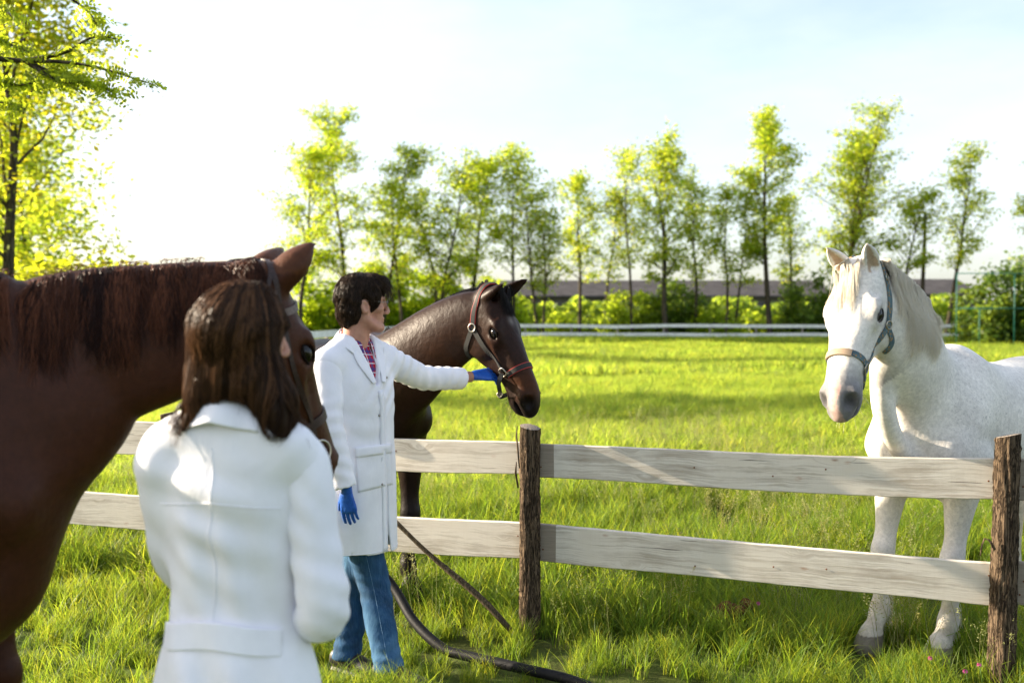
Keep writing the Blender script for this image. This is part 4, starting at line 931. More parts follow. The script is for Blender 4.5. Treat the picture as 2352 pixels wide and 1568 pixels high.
# ------------------------------------------------------------------ white horse
def make_white():
    base = Vector((2.18, 4.945, 0)); S = .97
    poll = P(1962, 606, 4.36); muz = P(1903, 945, 4.12)
    fw = Vector((math.cos(R(218)), math.sin(R(218)), 0))
    cfg = dict(scale=S, head_deg=218, base=base, poll=poll, muzzle=muz, head_left=(.70, -.71, .03), res=.0088, seed=2, head_scale=1.10, head_w=1.13,
               hi=(None, None, 2.1), ear_base=(-.005, .055, -.045), ears={-1: P(1898, 567, 4.33), 1: P(1991, 558, 4.27)}, ear_open={-1: (-.55, -.8, .0), 1: (-.15, -1, .0)}, ear_w=.037,
               fore={-1: (.17, 0, 0), 1: (.06, -.02, 0)}, hind={-1: (-.05, 0, 0), 1: (.06, 0, 0)})
    B = Frame(base, fw, Vector((-fw.y, fw.x, 0)), (0, 0, 1), S)
    cfg['neck'] = [(B(.02, 0, 1.18), .17, .28, .28), (B(.22, 0, 1.24), .16, .24, .26), (P(2085, 800, 4.56), .125, .20, .215), (P(2040, 722, 4.46), .105, .165, .165), (P(1998, 668, 4.42), .085, .125, .12), (P(1985, 640, 4.39), .07, .09, .09)]
    cfg['neck_lat'] = Vector((.72, -.69, 0))
    cfg['extra'] = [([(P(2022, 850, 4.48), .045), (P(2028, 930, 4.50), .05), (P(2048, 1000, 4.56), .05), (P(2085, 1060, 4.66), .045)], (0, 1, 0), .06)]
    hz = build_horse(cfg); hz['lid'] = simple('grey_eyelid', (.06, .055, .055), .8, .05)
    root = empty('horse', 'white horse wearing a blue patterned halter, standing behind the fence', 'horse', loc=(base.x, base.y, 0))
    def col(v):
        c = np.tile(np.array([[.74, .695, .64]]), (len(v), 1)); h = hcoord(hz, v); b = bcoord(hz, v); hd = (h[:, 0] > .0) & (np.abs(h[:, 1]) < .16) & (h[:, 2] > -.36) & (h[:, 2] < .1) & (h[:, 0] < .75)
        m = sstep(.38, .54, h[:, 0] - .35 * (h[:, 2] + .06)) * hd; m *= .5 + .5 * np.clip(np.abs(h[:, 1]) / .03, 0, 1)
        c = c * (1 - .85 * m[:, None]) + np.array([.10, .097, .11]) * .85 * m[:, None]
        pk = sstep(.49, .55, h[:, 0]) * (np.abs(h[:, 1] - .004) < .016 + .008 * np.sin(h[:, 0] * 60)) * hd * (h[:, 2] > -.12); c = c * (1 - .75 * pk[:, None]) + np.array([.55, .34, .29]) * .75 * pk[:, None]
        e = np.exp(-(((h[:, 0] - .205) / .044) ** 2 + ((h[:, 2] + .066) / .034) ** 2)) * (np.abs(h[:, 1]) > .05) * hd; c = c * (1 - .82 * e[:, None]) + np.array([.10, .09, .09]) * .82 * e[:, None]
        for sd in (-1, 1):
            n = np.exp(-(((h[:, 0] - .585) / .040) ** 2 + ((h[:, 2] + .058) / .030) ** 2 + ((h[:, 1] - .058 * sd) / .032) ** 2)) * hd; c = c * (1 - .95 * n[:, None]) + np.array([.03, .028, .03]) * .95 * n[:, None]
        mo = np.exp(-((h[:, 2] + .127) / .013) ** 2) * sstep(.53, .56, h[:, 0]) * hd; c = c * (1 - .7 * mo[:, None]) + np.array([.06, .05, .05]) * .7 * mo[:, None]
        for eb, et, op in hz['ears']:
            d = np.array(et - eb); L = np.linalg.norm(d); d /= L; r = v - np.array(eb); t = r @ d / L; q = r @ np.array(op); m = (t > .08) & (t < .95) & (q > -.002) & (np.linalg.norm(r - np.outer(r @ d, d) - np.outer(q, np.array(op)), axis=1) < .030 * (1.05 - t)) & (q < .05)
            c[m] = np.array([.50, .37, .27])
        st = (.35 + .65 * sstep(.0, .5, .75 - b[:, 2])) * .12; c *= (1 - st * (.5 + .5 * np.sin(v[:, 0] * 17 + v[:, 2] * 11) * np.sin(v[:, 1] * 13)))[:, None]
        dt = sstep(.50, .15, b[:, 2]) * (.35 + .3 * np.sin(v[:, 0] * 41 + v[:, 2] * 23) * np.sin(v[:, 2] * 37)); c = c * (1 - dt[:, None]) + np.array([.40, .33, .24]) * dt[:, None]; hf = (b[:, 2] < .062) & (np.abs(b[:, 0]) < 2); c[hf] = np.array([.20, .17, .14])
        return c
    def speck(v):
        h = hcoord(hz, v); b = bcoord(hz, v); s = np.full(len(v), .20); s += .5 * np.exp(-((b[:, 0] - .1) ** 2 + (b[:, 2] - 1.25) ** 2) / .12); s[(h[:, 0] > .12) & (h[:, 0] < .45) & (np.abs(h[:, 1]) < .12) & (h[:, 2] > -.3)] = .35; return np.clip(s, 0, 1)
    coat = mat_coat('white_horse_coat', .65, .2, .1, (.20, .18, .18)); finish_horse(hz, root, coat, col, speck)
    H, HS = hz['H'], hz['HS']; rng = np.random.default_rng(21)
    k = NM('white_mane_hair'); n = k.noise(k.coord('Object', (1, 1, .15)), 60, 4); k.base(k.ramp(n, (.3, (.90, .82, .69)), (.6, (.95, .91, .84)), (.8, (.96, .95, .92))), .5, .3); k.translucent((.97, .93, .84), .6); MH = k.m
    # mane: from the crest, hanging on the horse's left (towards the camera)
    crest = catmull([tuple(x) for x in (P(2008, 612, 4.42), P(2028, 618, 4.44), P(2055, 630, 4.47), P(2088, 655, 4.52), P(2104, 672, 4.55), P(2114, 686, 4.57))], 60); paths = []
    nl = Vector((.42, -.90, 0)); cdir = Vector((.80, .35, -.45))
    locks = [(rng.uniform(0, 1), rng.uniform(.7, 1.15), rng.normal(0, .010)) for _ in range(34)]
    for i in range(3800):
        lk = locks[rng.integers(0, len(locks))]; t = np.clip(lk[0] + rng.normal(0, .035), 0, 1) * 59; i0 = min(int(t), 58); p = Vector(crest[i0] + (crest[i0 + 1] - crest[i0]) * (t - i0)); p, nn = near(hz['bvh'], p); s = t / 59
        L = (.15 + .17 * math.sin(math.pi * min(1, s * .9 + .1))) * lk[1] * rng.uniform(.75, 1.1); out = nl * rng.uniform(.03, .075) + Vector((0, 0, rng.uniform(.005, .022)))
        p1 = p + out; p2 = p + nl * (.075 + .008 * rng.normal()) + Vector((lk[2], 0, -L * .40)) ; p3 = p + nl * .09 + Vector((lk[2] * 2.2 + .010 * rng.normal(), .006 * rng.normal(), -L * .75)); p4 = p + nl * (.085 + .02 * rng.normal()) + Vector((lk[2] * 3 + .018 * rng.normal() - .01, .008 * rng.normal(), -L))
        dx = Vector((.05 * (1 - s), .02, 0)); pts = [p - nn * .006, p1, p2 + dx * .5, p3 + dx * .8, p4 + dx]; fixed = []
        for j, x in enumerate(pts):
            if j > 1:
                a, an = near(hz['bvh'], x); dd = (x - a).dot(an)
                if dd < .012: x = a + an * rng.uniform(.010, .022)
            fixed.append(tuple(x))
        paths.append(fixed)
    v, f = strands(paths, rng.uniform(.0007, .0014, len(paths)), rng, 8); mobj('mane', v, f, MH, root)
    # forelock over the forehead
    paths = []; flk = [(rng.uniform(-1, 1), rng.uniform(.7, 1.2), rng.normal(0, .014)) for _ in range(14)]
    for i in range(1300):
        lk = flk[rng.integers(0, 14)]; y = np.clip(lk[0] + rng.normal(0, .10), -1.2, 1.2); L = .205 * lk[1] * rng.uniform(.7, 1.1); w = y * .031; pts = []
        for t, sp in ((0, .8), (.25, 1.25), (.6, 1.6), (1, 1.75)):
            q = H(-.01 + L * 1.0 * t, w * sp * (1 + .35 * t) + lk[2] * t * 2 + .006 * rng.normal() * t - .012 * t, .03); a, an = near(hz['bvh'], q); pts.append(tuple(a + an * (.004 + .012 * math.sin(math.pi * min(t + .15, 1)) + .004 * rng.uniform())))
        paths.append(pts)
    v, f = strands(paths, rng.uniform(.0006, .0012, len(paths)), rng, 8); mobj('forelock', v, f, MH, root)
    paths = []
    for i in range(500):
        a = hz['B'](-1.2 + .015 * rng.normal(), .02 * rng.normal(), 1.28 - .15 * rng.uniform()); x = .05 * rng.normal(); y = .05 * rng.normal(); d = -hz['B'].f
        paths.append([tuple(a), tuple(a + d * .06 + Vector((x * .3, y * .3, -.15))), tuple(a + d * .07 + Vector((x, y, -.5))), tuple(a + d * .04 + Vector((x * 1.2, y * 1.2, -.85 * rng.uniform(.8, 1))))])
    v, f = strands(paths, .003, rng, 7); mobj('tail', v, f, MH, root)
    # feathering behind the fetlocks
    paths = []
    for sd in (-1, 1):
        fx, fy, _ = cfg['fore'][sd]
        for i in range(130):
            t = rng.uniform(.74, .95); a = hz['B'](.19 + fx * t, .16 * sd + fy * t + .012 * rng.normal(), .95 - .95 * t * 1.0 + .02); a, an = near(hz['bvh'], a); paths.append([tuple(a), tuple(a - hz['B'].f * .02 + Vector((0, 0, -.02))), tuple(a - hz['B'].f * rng.uniform(.025, .045) + Vector((0, 0, -.055)))])
    v, f = strands(paths, .0014, rng, 5); mobj('fetlock_hair', v, f, MH, root)
    # whiskers
    paths = []
    for i in range(46):
        a, an = near(hz['bvh'], H(rng.uniform(.5, .61), rng.uniform(-.04, .04), -.15)); d = (an * .6 + Vector((0, 0, -.7)) + Vector(rng.normal(0, .25, 3))).normalized(); paths.append([tuple(a), tuple(a + d * .02), tuple(a + d * rng.uniform(.035, .07) + Vector((0, 0, -.01)))])
    v, f = strands(paths, .0005, rng, 4); mobj('whisker', v, f, MH, root)
    # halter
    k = NM('blue_patterned_webbing'); vo = k.n('ShaderNodeTexVoronoi', Scale=1.0); k.l(k.coord('Object', (75, 75, 75)), vo.inputs['Vector']); sp = k.ramp(vo.outputs['Distance'], (.34, 1.), (.42, 0.)); n = k.noise(k.coord(), 25, 5)
    k.base(k.mix(k.math('MULTIPLY', sp, .85), k.ramp(n, (.3, (.06, .10, .125)), (.7, (.13, .19, .21))), (.34, .20, .08)), .8, .2); k.bump(k.noise(k.coord(), 500, 2), .3, .002); WB = k.m
    MT = simple('tarnished_brass', (.42, .38, .30), .35, .5, .9); M_TAN = simple('worn_leather_pad', (.30, .22, .15), .7, .3)
    hroot = empty('halter', 'blue patterned webbing halter on the white horse’s head', 'halter', 'halters on the horses', loc=tuple(H(.3)))
    N0 = H(.405, 0, -.075)
    a1 = (H.u + H.f * -.20).normalized()
    loop_on(hz, N0, H.l, a1, R(-38), R(218), 'noseband', WB, hroot, .0135, .005)
    loop_on(hz, N0 + H.f * .004 + a1 * .002, H.l, a1, R(52), R(148), 'nose_pad', M_TAN, hroot, .0155, .006, lift=.0045)
    for sd in (1, -1):
        ru = H(.205, .1 * sd, -.165); rn = H(.425, .07 * sd, -.105)
        strap_on(hz, [H(-.045, .02 * sd, -.03), H(-.02, .075 * sd, -.075), H(.06, .11 * sd, -.12), ru], 'cheek_strap', WB, hroot, .0125, .006, 30)
        strap_on(hz, [ru, H(.31, .085 * sd, -.14), rn], 'cheek_strap', WB, hroot, .0125, .006, 24)
        strap_on(hz, [ru + H.f * .01, H(.235, .07 * sd, -.235), H(.24, .0, -.29)], 'throat_strap', WB, hroot, .0115, .005, 24)
        for c, r, sq in ((ru, .018, False), (rn, .019, True)):
            p, nn = near(hz['bvh'], c); ring_part(p + nn * .009, nn, r, .003, 'ring', MT, hroot, sq)
        p, nn = near(hz['bvh'], H(.02, .1 * sd, -.10)); ring_part(p + nn * .010, nn, .014, .0025, 'buckle', MT, hroot, True)
        strap_on(hz, [rn, H(.47, .06 * sd, -.15), H(.49, .0, -.19)], 'chin_strap', WB, hroot, .0115, .005, 20)
    p, nn = near(hz['bvh'], H(.49, 0, -.20)); ring_part(p + nn * .012, H.l, .014, .0028, 'chin_ring', MT, hroot)
    return hz
WHITE = make_white()
# ------------------------------------------------------------------ dark bay horse behind the man
def leather(name, c, rough=.5): return simple(name, c, rough, .4, nscale=90, var=.35, bump=.2)
M_STEEL = simple('worn_steel', (.52, .47, .40), .35, .5, .95)
def make_dark():
    base = Vector((-.85, 5.82, 0)); S = 1.02
    poll = P(1150, 667, 5.08); muz = P(1251, 930, 4.93); deg = 297
    fw = Vector((math.cos(R(deg)), math.sin(R(deg)), 0)); B = Frame(base, fw, Vector((-fw.y, fw.x, 0)), (0, 0, 1), S)
    cfg = dict(scale=S, head_deg=deg, base=base, poll=poll, muzzle=muz, head_left=(.57, .82, .0), res=.0092, seed=5, head_scale=.99,
               ear_base=(.012, .056, -.062), ears={-1: P(1160, 650, 4.99), 1: P(1215, 638, 5.12)}, ear_open={-1: (1, -.2, -.3), 1: (.3, -1, -.1)}, ear_w=.036,
               fore={-1: (.0, 0, 0), 1: (.0, 0, 0)}, hind={-1: (.0, 0, 0), 1: (.05, 0, 0)})
    cfg['neck'] = [(B(.0, 0, 1.16), .17, .27, .27), (P(908, 868, 5.47), .15, .26, .25), (P(1000, 790, 5.30), .118, .205, .20), (P(1070, 742, 5.19), .095, .165, .165), (P(1112, 722, 5.13), .08, .125, .125), (P(1130, 712, 5.11), .07, .09, .09)]
    cfg['neck_lat'] = Vector((.56, .83, 0))
    hz = build_horse(cfg); hz['lid'] = simple('dark_eyelid', (.008, .006, .005), .9, .03)
    root = empty('horse', 'dark brown horse with red edged halter held by the man', 'horse', loc=(base.x, base.y, 0))
    def col(v):
        c = np.tile(np.array([[.013, .0058, .0038]]), (len(v), 1)); h = hcoord(hz, v); b = bcoord(hz, v); hd = (h[:, 0] > -.02) & (np.abs(h[:, 1]) < .16) & (h[:, 2] > -.36) & (h[:, 2] < .1) & (h[:, 0] < .75)
        nk = np.exp(-((b[:, 2] - 1.45) / .25) ** 2) * (b[:, 0] > .0); c += nk[:, None] * np.array([.010, .003, .0006])
        m = sstep(.05, .25, h[:, 0]) * hd; c = c * (1 - .45 * m[:, None]) + np.array([.020, .012, .011]) * .45 * m[:, None]
        t = np.exp(-((h[:, 0] - .50) / .09) ** 2) * hd * sstep(-.13, -.05, h[:, 2]); c = c * (1 - .9 * t[:, None]) + np.array([.060, .020, .006]) * .9 * t[:, None]
        t = np.exp(-((h[:, 0] - .24) / .07) ** 2 - ((h[:, 2] + .10) / .04) ** 2) * hd; c = c * (1 - .5 * t[:, None]) + np.array([.032, .011, .005]) * .5 * t[:, None]
        bl = sstep(.545, .60, h[:, 0] - .2 * (h[:, 2] + .05)) * hd; c = c * (1 - .85 * bl[:, None]) + np.array([.014, .010, .009]) * .85 * bl[:, None]
        for sd in (-1, 1):
            n = np.exp(-(((h[:, 0] - .585) / .042) ** 2 + ((h[:, 2] + .058) / .032) ** 2 + ((h[:, 1] - .058 * sd) / .034) ** 2)) * hd; c = c * (1 - .93 * n[:, None]) + np.array([.006, .005, .005]) * .93 * n[:, None]
        st = np.exp(-((h[:, 0] - .17) / .022) ** 2 - ((h[:, 1] + .012) / .016) ** 2) * (h[:, 2] > -.05) * hd; c = c * (1 - .5 * st[:, None]) + np.array([.25, .23, .22]) * .5 * st[:, None]
        lg = sstep(.75, .45, b[:, 2]) * ((b[:, 0] > -2)); c = c * (1 - .8 * lg[:, None]) + np.array([.010, .008, .008]) * .8 * lg[:, None]
        return c
    finish_horse(hz, root, mat_coat('dark_bay_coat', .42, .11, .0), col)
    H, HS = hz['H'], hz['HS']; rng = np.random.default_rng(31); k = NM('black_horse_hair'); k.base((.010, .008, .008), .5, .15); MH = k.m
    crest = catmull([tuple(x) for x in (P(1122, 662, 5.12), P(1080, 664, 5.2), P(1040, 680, 5.27), P(983, 711, 5.36), P(925, 740, 5.5), P(885, 756, 5.7))], 60); paths = []; away = Vector((.5, .85, 0))
    for i in range(2600):
        s = rng.uniform(); t = s * 59; i0 = min(int(t), 58); p, nn = near(hz['bvh'], Vector(crest[i0] + (crest[i0 + 1] - crest[i0]) * (t - i0))); L = rng.uniform(.022, .052) * (1.0 if s < .8 else 1.9)
        sid = away * rng.uniform(-.15, 1.1) + Vector(rng.normal(0, .12, 3)); paths.append([tuple(p - nn * .006 + away * .012 * rng.normal()), tuple(p + nn * L * .45 + sid * L * .2), tuple(p + nn * L * .5 + sid * L * .8 + Vector((-.1 * L, 0, -.25 * L)))])
    v, f = strands(paths, rng.uniform(.0007, .0013, len(paths)), rng, 5); mobj('mane', v, f, MH, root)
    paths = []
    for i in range(700):
        y = rng.normal(0, .016); L = .17 * rng.uniform(.6, 1.15); pts = []; dr = rng.normal(0, .012)
        for t in (0, .3, .65, 1):
            q = H(-.045 + L * t, y * (1 + .8 * t) + dr * t + .008 * t, .03); a, an = near(hz['bvh'], q); pts.append(tuple(a + an * (.004 + .010 * math.sin(math.pi * t))))
        paths.append(pts)
    v, f = strands(paths, rng.uniform(.0007, .0013, len(paths)), rng, 7); mobj('forelock', v, f, MH, root)
    paths = []
    for i in range(400):
        a = hz['B'](-1.2, .02 * rng.normal(), 1.25 - .15 * rng.uniform()); x = .05 * rng.normal(); y = .05 * rng.normal(); d = -hz['B'].f
        paths.append([tuple(a), tuple(a + d * .06 + Vector((x * .3, y * .3, -.15))), tuple(a + d * .07 + Vector((x, y, -.5))), tuple(a + d * .04 + Vector((x * 1.2, y * 1.2, -.85)))])
    v, f = strands(paths, .003, rng, 6); mobj('tail', v, f, MH, root)
    paths = []
    for i in range(80):
        a, an = near(hz['bvh'], H(rng.uniform(.46, .61), rng.uniform(-.04, .04), -.16)); d = (an * .6 + Vector((0, 0, -.6)) + Vector(rng.normal(0, .3, 3))).normalized(); paths.append([tuple(a), tuple(a + d * .02), tuple(a + d * rng.uniform(.03, .075) + Vector((-.01, 0, -.012)))])
    v, f = strands(paths, .0005, rng, 4); mobj('whisker', v, f, MH, root)
    # halter: black webbing with red edging
    BL = leather('black_webbing', (.016, .016, .015), .75); RD = simple('red_edging', (.36, .030, .025), .6)
    hroot = empty('halter', 'black halter with red edging on the dark horse’s head', 'halter', 'halters on the horses', loc=tuple(H(.3)))
    def edged(fn):
        fn(RD, .0155, .0035, .0012, 'red_trim'); fn(BL, .0118, .0055, .0018, None)
    N0 = H(.415, 0, -.075); a1 = (H.u - H.f * .10).normalized()
    loop_on(hz, N0, H.l, a1, R(-25), R(205), 'red_trim', RD, hroot, .0155, .0035, lift=.0015); loop_on(hz, N0, H.l, a1, R(-25), R(205), 'noseband', BL, hroot, .0115, .0052, lift=.0020)
    for sd in (-1, 1):
        ru = H(.125, .09 * sd, -.175); rn = H(.395, .07 * sd, -.115)
        strap_on(hz, [H(-.055, .0, -.02), H(-.045, .05 * sd, -.055), H(.03, .1 * sd, -.12), ru], 'red_trim', RD, hroot, .0155, .0035, 34); strap_on(hz, [H(-.055, .0, -.02), H(-.045, .05 * sd, -.055), H(.03, .1 * sd, -.12), ru], 'cheek_strap', BL, hroot, .0115, .0052, 34)
        strap_on(hz, [ru, H(.27, .085 * sd, -.15), rn], 'cheek_strap', BL, hroot, .0125, .005, 26)
        strap_on(hz, [ru, H(.17, .08 * sd, -.23), H(.20, .02 * sd, -.285)], 'throat_strap', BL, hroot, .0125, .005, 20)
        for c, r, sq in ((ru, .020, False), (rn, .021, True)):
            p, nn = near(hz['bvh'], c); ring_part(p + nn * .010, nn, r, .0032, 'ring', M_STEEL, hroot, sq)
    p1, n1 = near(hz['bvh'], H(.40, -.07, -.12)); p2, n2 = near(hz['bvh'], H(.49, -.01, -.20))
    pts = catmull([tuple(p1 + n1 * .012), tuple(p1 + Vector((-.025, -.02, -.05))), tuple(p1 + Vector((-.02, -.01, -.095))), tuple(p2 + Vector((-.04, 0, -.012))), tuple(p2 + n2 * .004)], 24); mb = MB(); mb.ribbon([Vector(x) for x in pts], [Vector((-.35, -.9, -.1))] * 24, .011, .005); mb.build('chin_strap', BL, hroot)
    ring_part(Vector(pts[14]), (-.4, -.85, .2), .013, .0026, 'buckle', M_STEEL, hroot, True)
    return hz
DARK = make_dark()
# ------------------------------------------------------------------ chestnut horse in the left foreground
def make_chestnut():
    base = Vector((-1.76, 2.74, 0)); S = 1.10; deg = 15
    poll = P(630, 634, 3.05); muz = P(768, 1058, 3.27)
    fw = Vector((math.cos(R(deg)), math.sin(R(deg)), 0)); B = Frame(base, fw, Vector((-fw.y, fw.x, 0)), (0, 0, 1), S)
    cfg = dict(scale=S, head_deg=deg, base=base, poll=poll, muzzle=muz, head_left=(-.86, .51, .0), res=.0115, seed=7, head_scale=1.0,
               ear_base=(.0, .054, -.045), ears={-1: P(724, 556, 3.02), 1: P(653, 571, 3.22)}, ear_open={-1: (.8, .6, 0), 1: (.8, .6, 0)}, ear_w=.052)
    cfg['neck'] = [(B(.0, 0, 1.16), .18, .40, .28), (P(62, 955, 2.81), .165, .42, .245), (P(195, 848, 2.87), .135, .30, .20), (P(365, 780, 2.93), .115, .23, .188), (P(500, 738, 2.99), .098, .185, .18), (P(580, 718, 3.03), .085, .155, .14), (P(615, 715, 3.05), .07, .10, .10)]
    cfg['neck_lat'] = Vector((.26, -.96, 0))
    cfg['extra'] = [([(P(0, 1130, 2.83), .19, .18), (P(-6, 1230, 2.80), .19, .165), (P(-14, 1330, 2.77), .16, .14), (P(-50, 1400, 2.74), .12, .11)], (.26, -.96, 0), .08)]
    hz = build_horse(cfg); hz['lid'] = simple('brown_eyelid', (.012, .008, .006), .9, .03)
    root = empty('horse', 'chestnut horse with long brown mane standing left behind the woman', 'horse', loc=(base.x, base.y, 0))
    def col(v):
        c = np.tile(np.array([[.050, .0155, .0070]]), (len(v), 1)); h = hcoord(hz, v); hd = (h[:, 0] > -.02) & (np.abs(h[:, 1]) < .16) & (h[:, 2] > -.36) & (h[:, 2] < .1) & (h[:, 0] < .75)
        t = sstep(.35, .5, h[:, 0]) * hd; c = c * (1 - .7 * t[:, None]) + np.array([.075, .030, .012]) * .7 * t[:, None]
        b = sstep(.54, .6, h[:, 0]) * hd; c = c * (1 - .7 * b[:, None]) + np.array([.03, .018, .013]) * .7 * b[:, None]
        e = np.linalg.norm(v - np.array(poll), axis=1) < .28; up = v[:, 2] > poll.z + .0; m = e & up; c[m] = np.array([.085, .029, .011])
        return c
    finish_horse(hz, root, mat_coat('chestnut_coat', .46, .16, .0), col)
    H = hz['H']; rng = np.random.default_rng(41); MH = hair_mat('chestnut_mane_hair', (.014, .005, .0035), (.16, .055, .026), .38)
    crest = catmull([tuple(x) for x in (P(592, 604, 3.04), P(540, 594, 3.0), P(430, 591, 2.96), P(300, 591, 2.91), P(170, 606, 2.86), P(60, 615, 2.80), P(-120, 640, 2.74), P(-260, 670, 2.70))], 80); paths = []; cam_side = Vector((.26, -.96, 0))
    locks = [(rng.uniform(), rng.uniform(.7, 1.2), rng.normal(0, .03), rng.uniform(0, 1) ** 1.6) for _ in range(90)]; cc = []
    for i in range(5200):
        lk = locks[rng.integers(0, 90)]; s = np.clip(lk[0] + rng.normal(0, .012), .05, 1); t = s * 79; cc.append(lk[3] * rng.uniform(.6, 1.3)); i0 = min(int(t), 78); p, nn = near(hz['bvh'], Vector(crest[i0] + (crest[i0 + 1] - crest[i0]) * (t - i0))); L = (.09 + .17 * min(1, s * 2.2)) * lk[1] * rng.uniform(.7, 1.1)
        pts = [tuple(p - nn * .008 + cam_side * .012 * rng.normal())]
        for u in (.12, .4, .7, 1.0):
            q = p + cam_side * (.03 + .11 * u ** .6) + Vector((lk[2] * u + .016 * rng.normal() * u + .05 * u * L, 0, .02 * (1 - u) - L * u ** 1.25)); a, an = near(hz['bvh'], q); pts.append(tuple(a + an * (.003 + .010 * rng.uniform())))
        paths.append(pts)
    for i in range(90):     # flyaway hair along the crest
        s = rng.uniform(.25, 1); i0 = min(int(s * 79), 78); p, nn = near(hz['bvh'], Vector(crest[i0])); d = (nn + Vector(rng.normal(0, .5, 3))).normalized(); paths.append([tuple(p), tuple(p + d * .008), tuple(p + d * .014 + Vector((.012 * rng.normal(), 0, .0))), tuple(p + d * .019 + Vector((.02 * rng.normal(), 0, -.01))), tuple(p + d * .022 + Vector((.03 * rng.normal(), 0, -.02)))])
    cc += [.7] * 90; v, f = strands(paths, rng.uniform(.0009, .0017, len(paths)), rng, 7); mobj('mane', v, f, MH, root, True, np.repeat(np.array(cc), 21)[:, None].repeat(3, 1))
    paths = []
    for i in range(400):
        a = hz['B'](-1.2, .02 * rng.normal(), 1.25 - .15 * rng.uniform()); x = .05 * rng.normal(); y = .05 * rng.normal(); d = -hz['B'].f
        paths.append([tuple(a), tuple(a + d * .06 + Vector((x * .3, y * .3, -.15))), tuple(a + d * .07 + Vector((x, y, -.5))), tuple(a + d * .04 + Vector((x * 1.2, y * 1.2, -.9)))])
    v, f = strands(paths, .003, rng, 6); mobj('tail', v, f, MH, root, True, np.full((len(v), 3), .3))
    BR = leather('brown_bridle_leather', (.03, .014, .012), .5); PALE = leather('pale_browband', (.14, .10, .085), .6)
    hroot = empty('bridle', 'brown leather bridle on the chestnut horse’s head', 'bridle', 'halters on the horses', loc=tuple(H(.3)))
    loop_on(hz, H(.415, 0, -.075), H.l, H.u, R(-60), R(240), 'noseband', BR, hroot, .015, .006)
    loop_on(hz, H(.075, 0, -.08), H.l, (H.u + H.f * .15).normalized(), R(-10), R(190), 'browband', PALE, hroot, .011, .006)
    for sd in (-1, 1):
        strap_on(hz, [H(-.06, .0, -.02), H(-.04, .06 * sd, -.06), H(.05, .1 * sd, -.10), H(.22, .1 * sd, -.13), H(.40, .07 * sd, -.10), H(.49, .06 * sd, -.10)], 'cheek_strap', BR, hroot, .0075, .004, 50)
        strap_on(hz, [H(-.05, .0, -.02), H(-.03, .07 * sd, -.08), H(.06, .09 * sd, -.2), H(.15, .04 * sd, -.29)], 'throat_strap', BR, hroot, .0065, .005, 40)
        p, nn = near(hz['bvh'], H(.50, .06 * sd, -.10)); ring_part(p + nn * .012, nn, .036, .0038, 'bit_ring', M_STEEL, hroot)
    return hz
CHEST = make_chestnut()
# ------------------------------------------------------------------ people
def mat_cloth(name, c, weave=420, var=.06, rough=.92, fold=.28):
    k = NM(name); v = k.coord('Object'); n = k.noise(v, 8, 5); k.base(k.ramp(n, (.3, [x * (1 - var) for x in c]), (.7, [min(1, x * (1 + var)) for x in c])), rough, .15)
    k.b.inputs['Sheen Weight'].default_value = .15
    a = k.noise(k.coord('Object', (1, 1, .6), (0, .25, .3)), 9, 4, .45, .8); b = k.noise(v, weave, 2); nn = k.bump(a, fold, .02); k.bump(b, .18, .002, nn); return k.m
M_COAT = mat_cloth('white_cotton_coat', (.86, .85, .90))
M_SKIN = NM('skin'); _n = M_SKIN.noise(M_SKIN.coord(), 45, 5); _n2 = M_SKIN.noise(M_SKIN.coord(), 6, 3)
M_SKIN.base(M_SKIN.mix(M_SKIN.ramp(_n2, (.35, 0.), (.65, .5)), M_SKIN.ramp(_n, (.3, (.42, .215, .15)), (.7, (.53, .29, .205))), (.50, .20, .14)), .5, .35); M_SKIN.b.inputs['Subsurface Weight'].default_value = .12; M_SKIN.b.inputs['Subsurface Radius'].default_value = (.01, .004, .002); M_SKIN.bump(_n, .15, .003); M_SKIN = M_SKIN.m
M_GLOVE = NM('blue_nitrile_glove'); _n = M_GLOVE.noise(M_GLOVE.coord(), 70, 4); M_GLOVE.base(M_GLOVE.ramp(_n, (.3, (.010, .075, .36)), (.7, (.018, .115, .50))), .42, .4); M_GLOVE.bump(_n, .5, .004); M_GLOVE = M_GLOVE.m
def mat_jeans():
    k = NM('blue_denim'); v = k.coord('Object'); a = k.noise(k.coord('Object', (1, 1, .5)), 7, 5, .6, .6); b = k.noise(k.coord('Object', (160, 160, 9)), 1, 4, .7)
    c = k.ramp(a, (.36, (.007, .026, .062)), (.52, (.016, .064, .150)), (.68, (.07, .165, .28))); c = k.mix(.22, c, k.ramp(b, (.3, (.015, .045, .10)), (.7, (.13, .23, .34)))); k.base(c, .9, .15); nn = k.bump(a, .6, .02); k.bump(b, .3, .003, nn); return k.m
M_JEANS = mat_jeans(); M_SHOE = leather('black_shoe_leather', (.012, .010, .010), .5)
def mat_plaid():
    k = NM('red_plaid_cotton'); cols = None
    def band(axis, sc, ph, w):
        m = k.n('ShaderNodeSeparateXYZ'); k.l(k.coord('Object', (1, 1, 1), (.2, .15, .6)), m.inputs[0]); s = k.math('SINE', k.math('ADD', k.math('MULTIPLY', m.outputs[axis], sc), ph)); return k.ramp(s, (w, 0.), (min(w + .06, 1), 1.))
    c = k.mix(k.math('MULTIPLY', band('Y', 150, 0, .55), .7), (.42, .018, .035), (.03, .06, .22)); c = k.mix(k.math('MULTIPLY', band('Z', 150, 1, .55), .7), c, (.03, .05, .20)); c = k.mix(band('Y', 150, 2.6, .93), c, (.75, .72, .78)); c = k.mix(band('Z', 150, 3.4, .93), c, (.75, .72, .78)); k.base(c, .85, .15); return k.m
M_PLAID = mat_plaid()
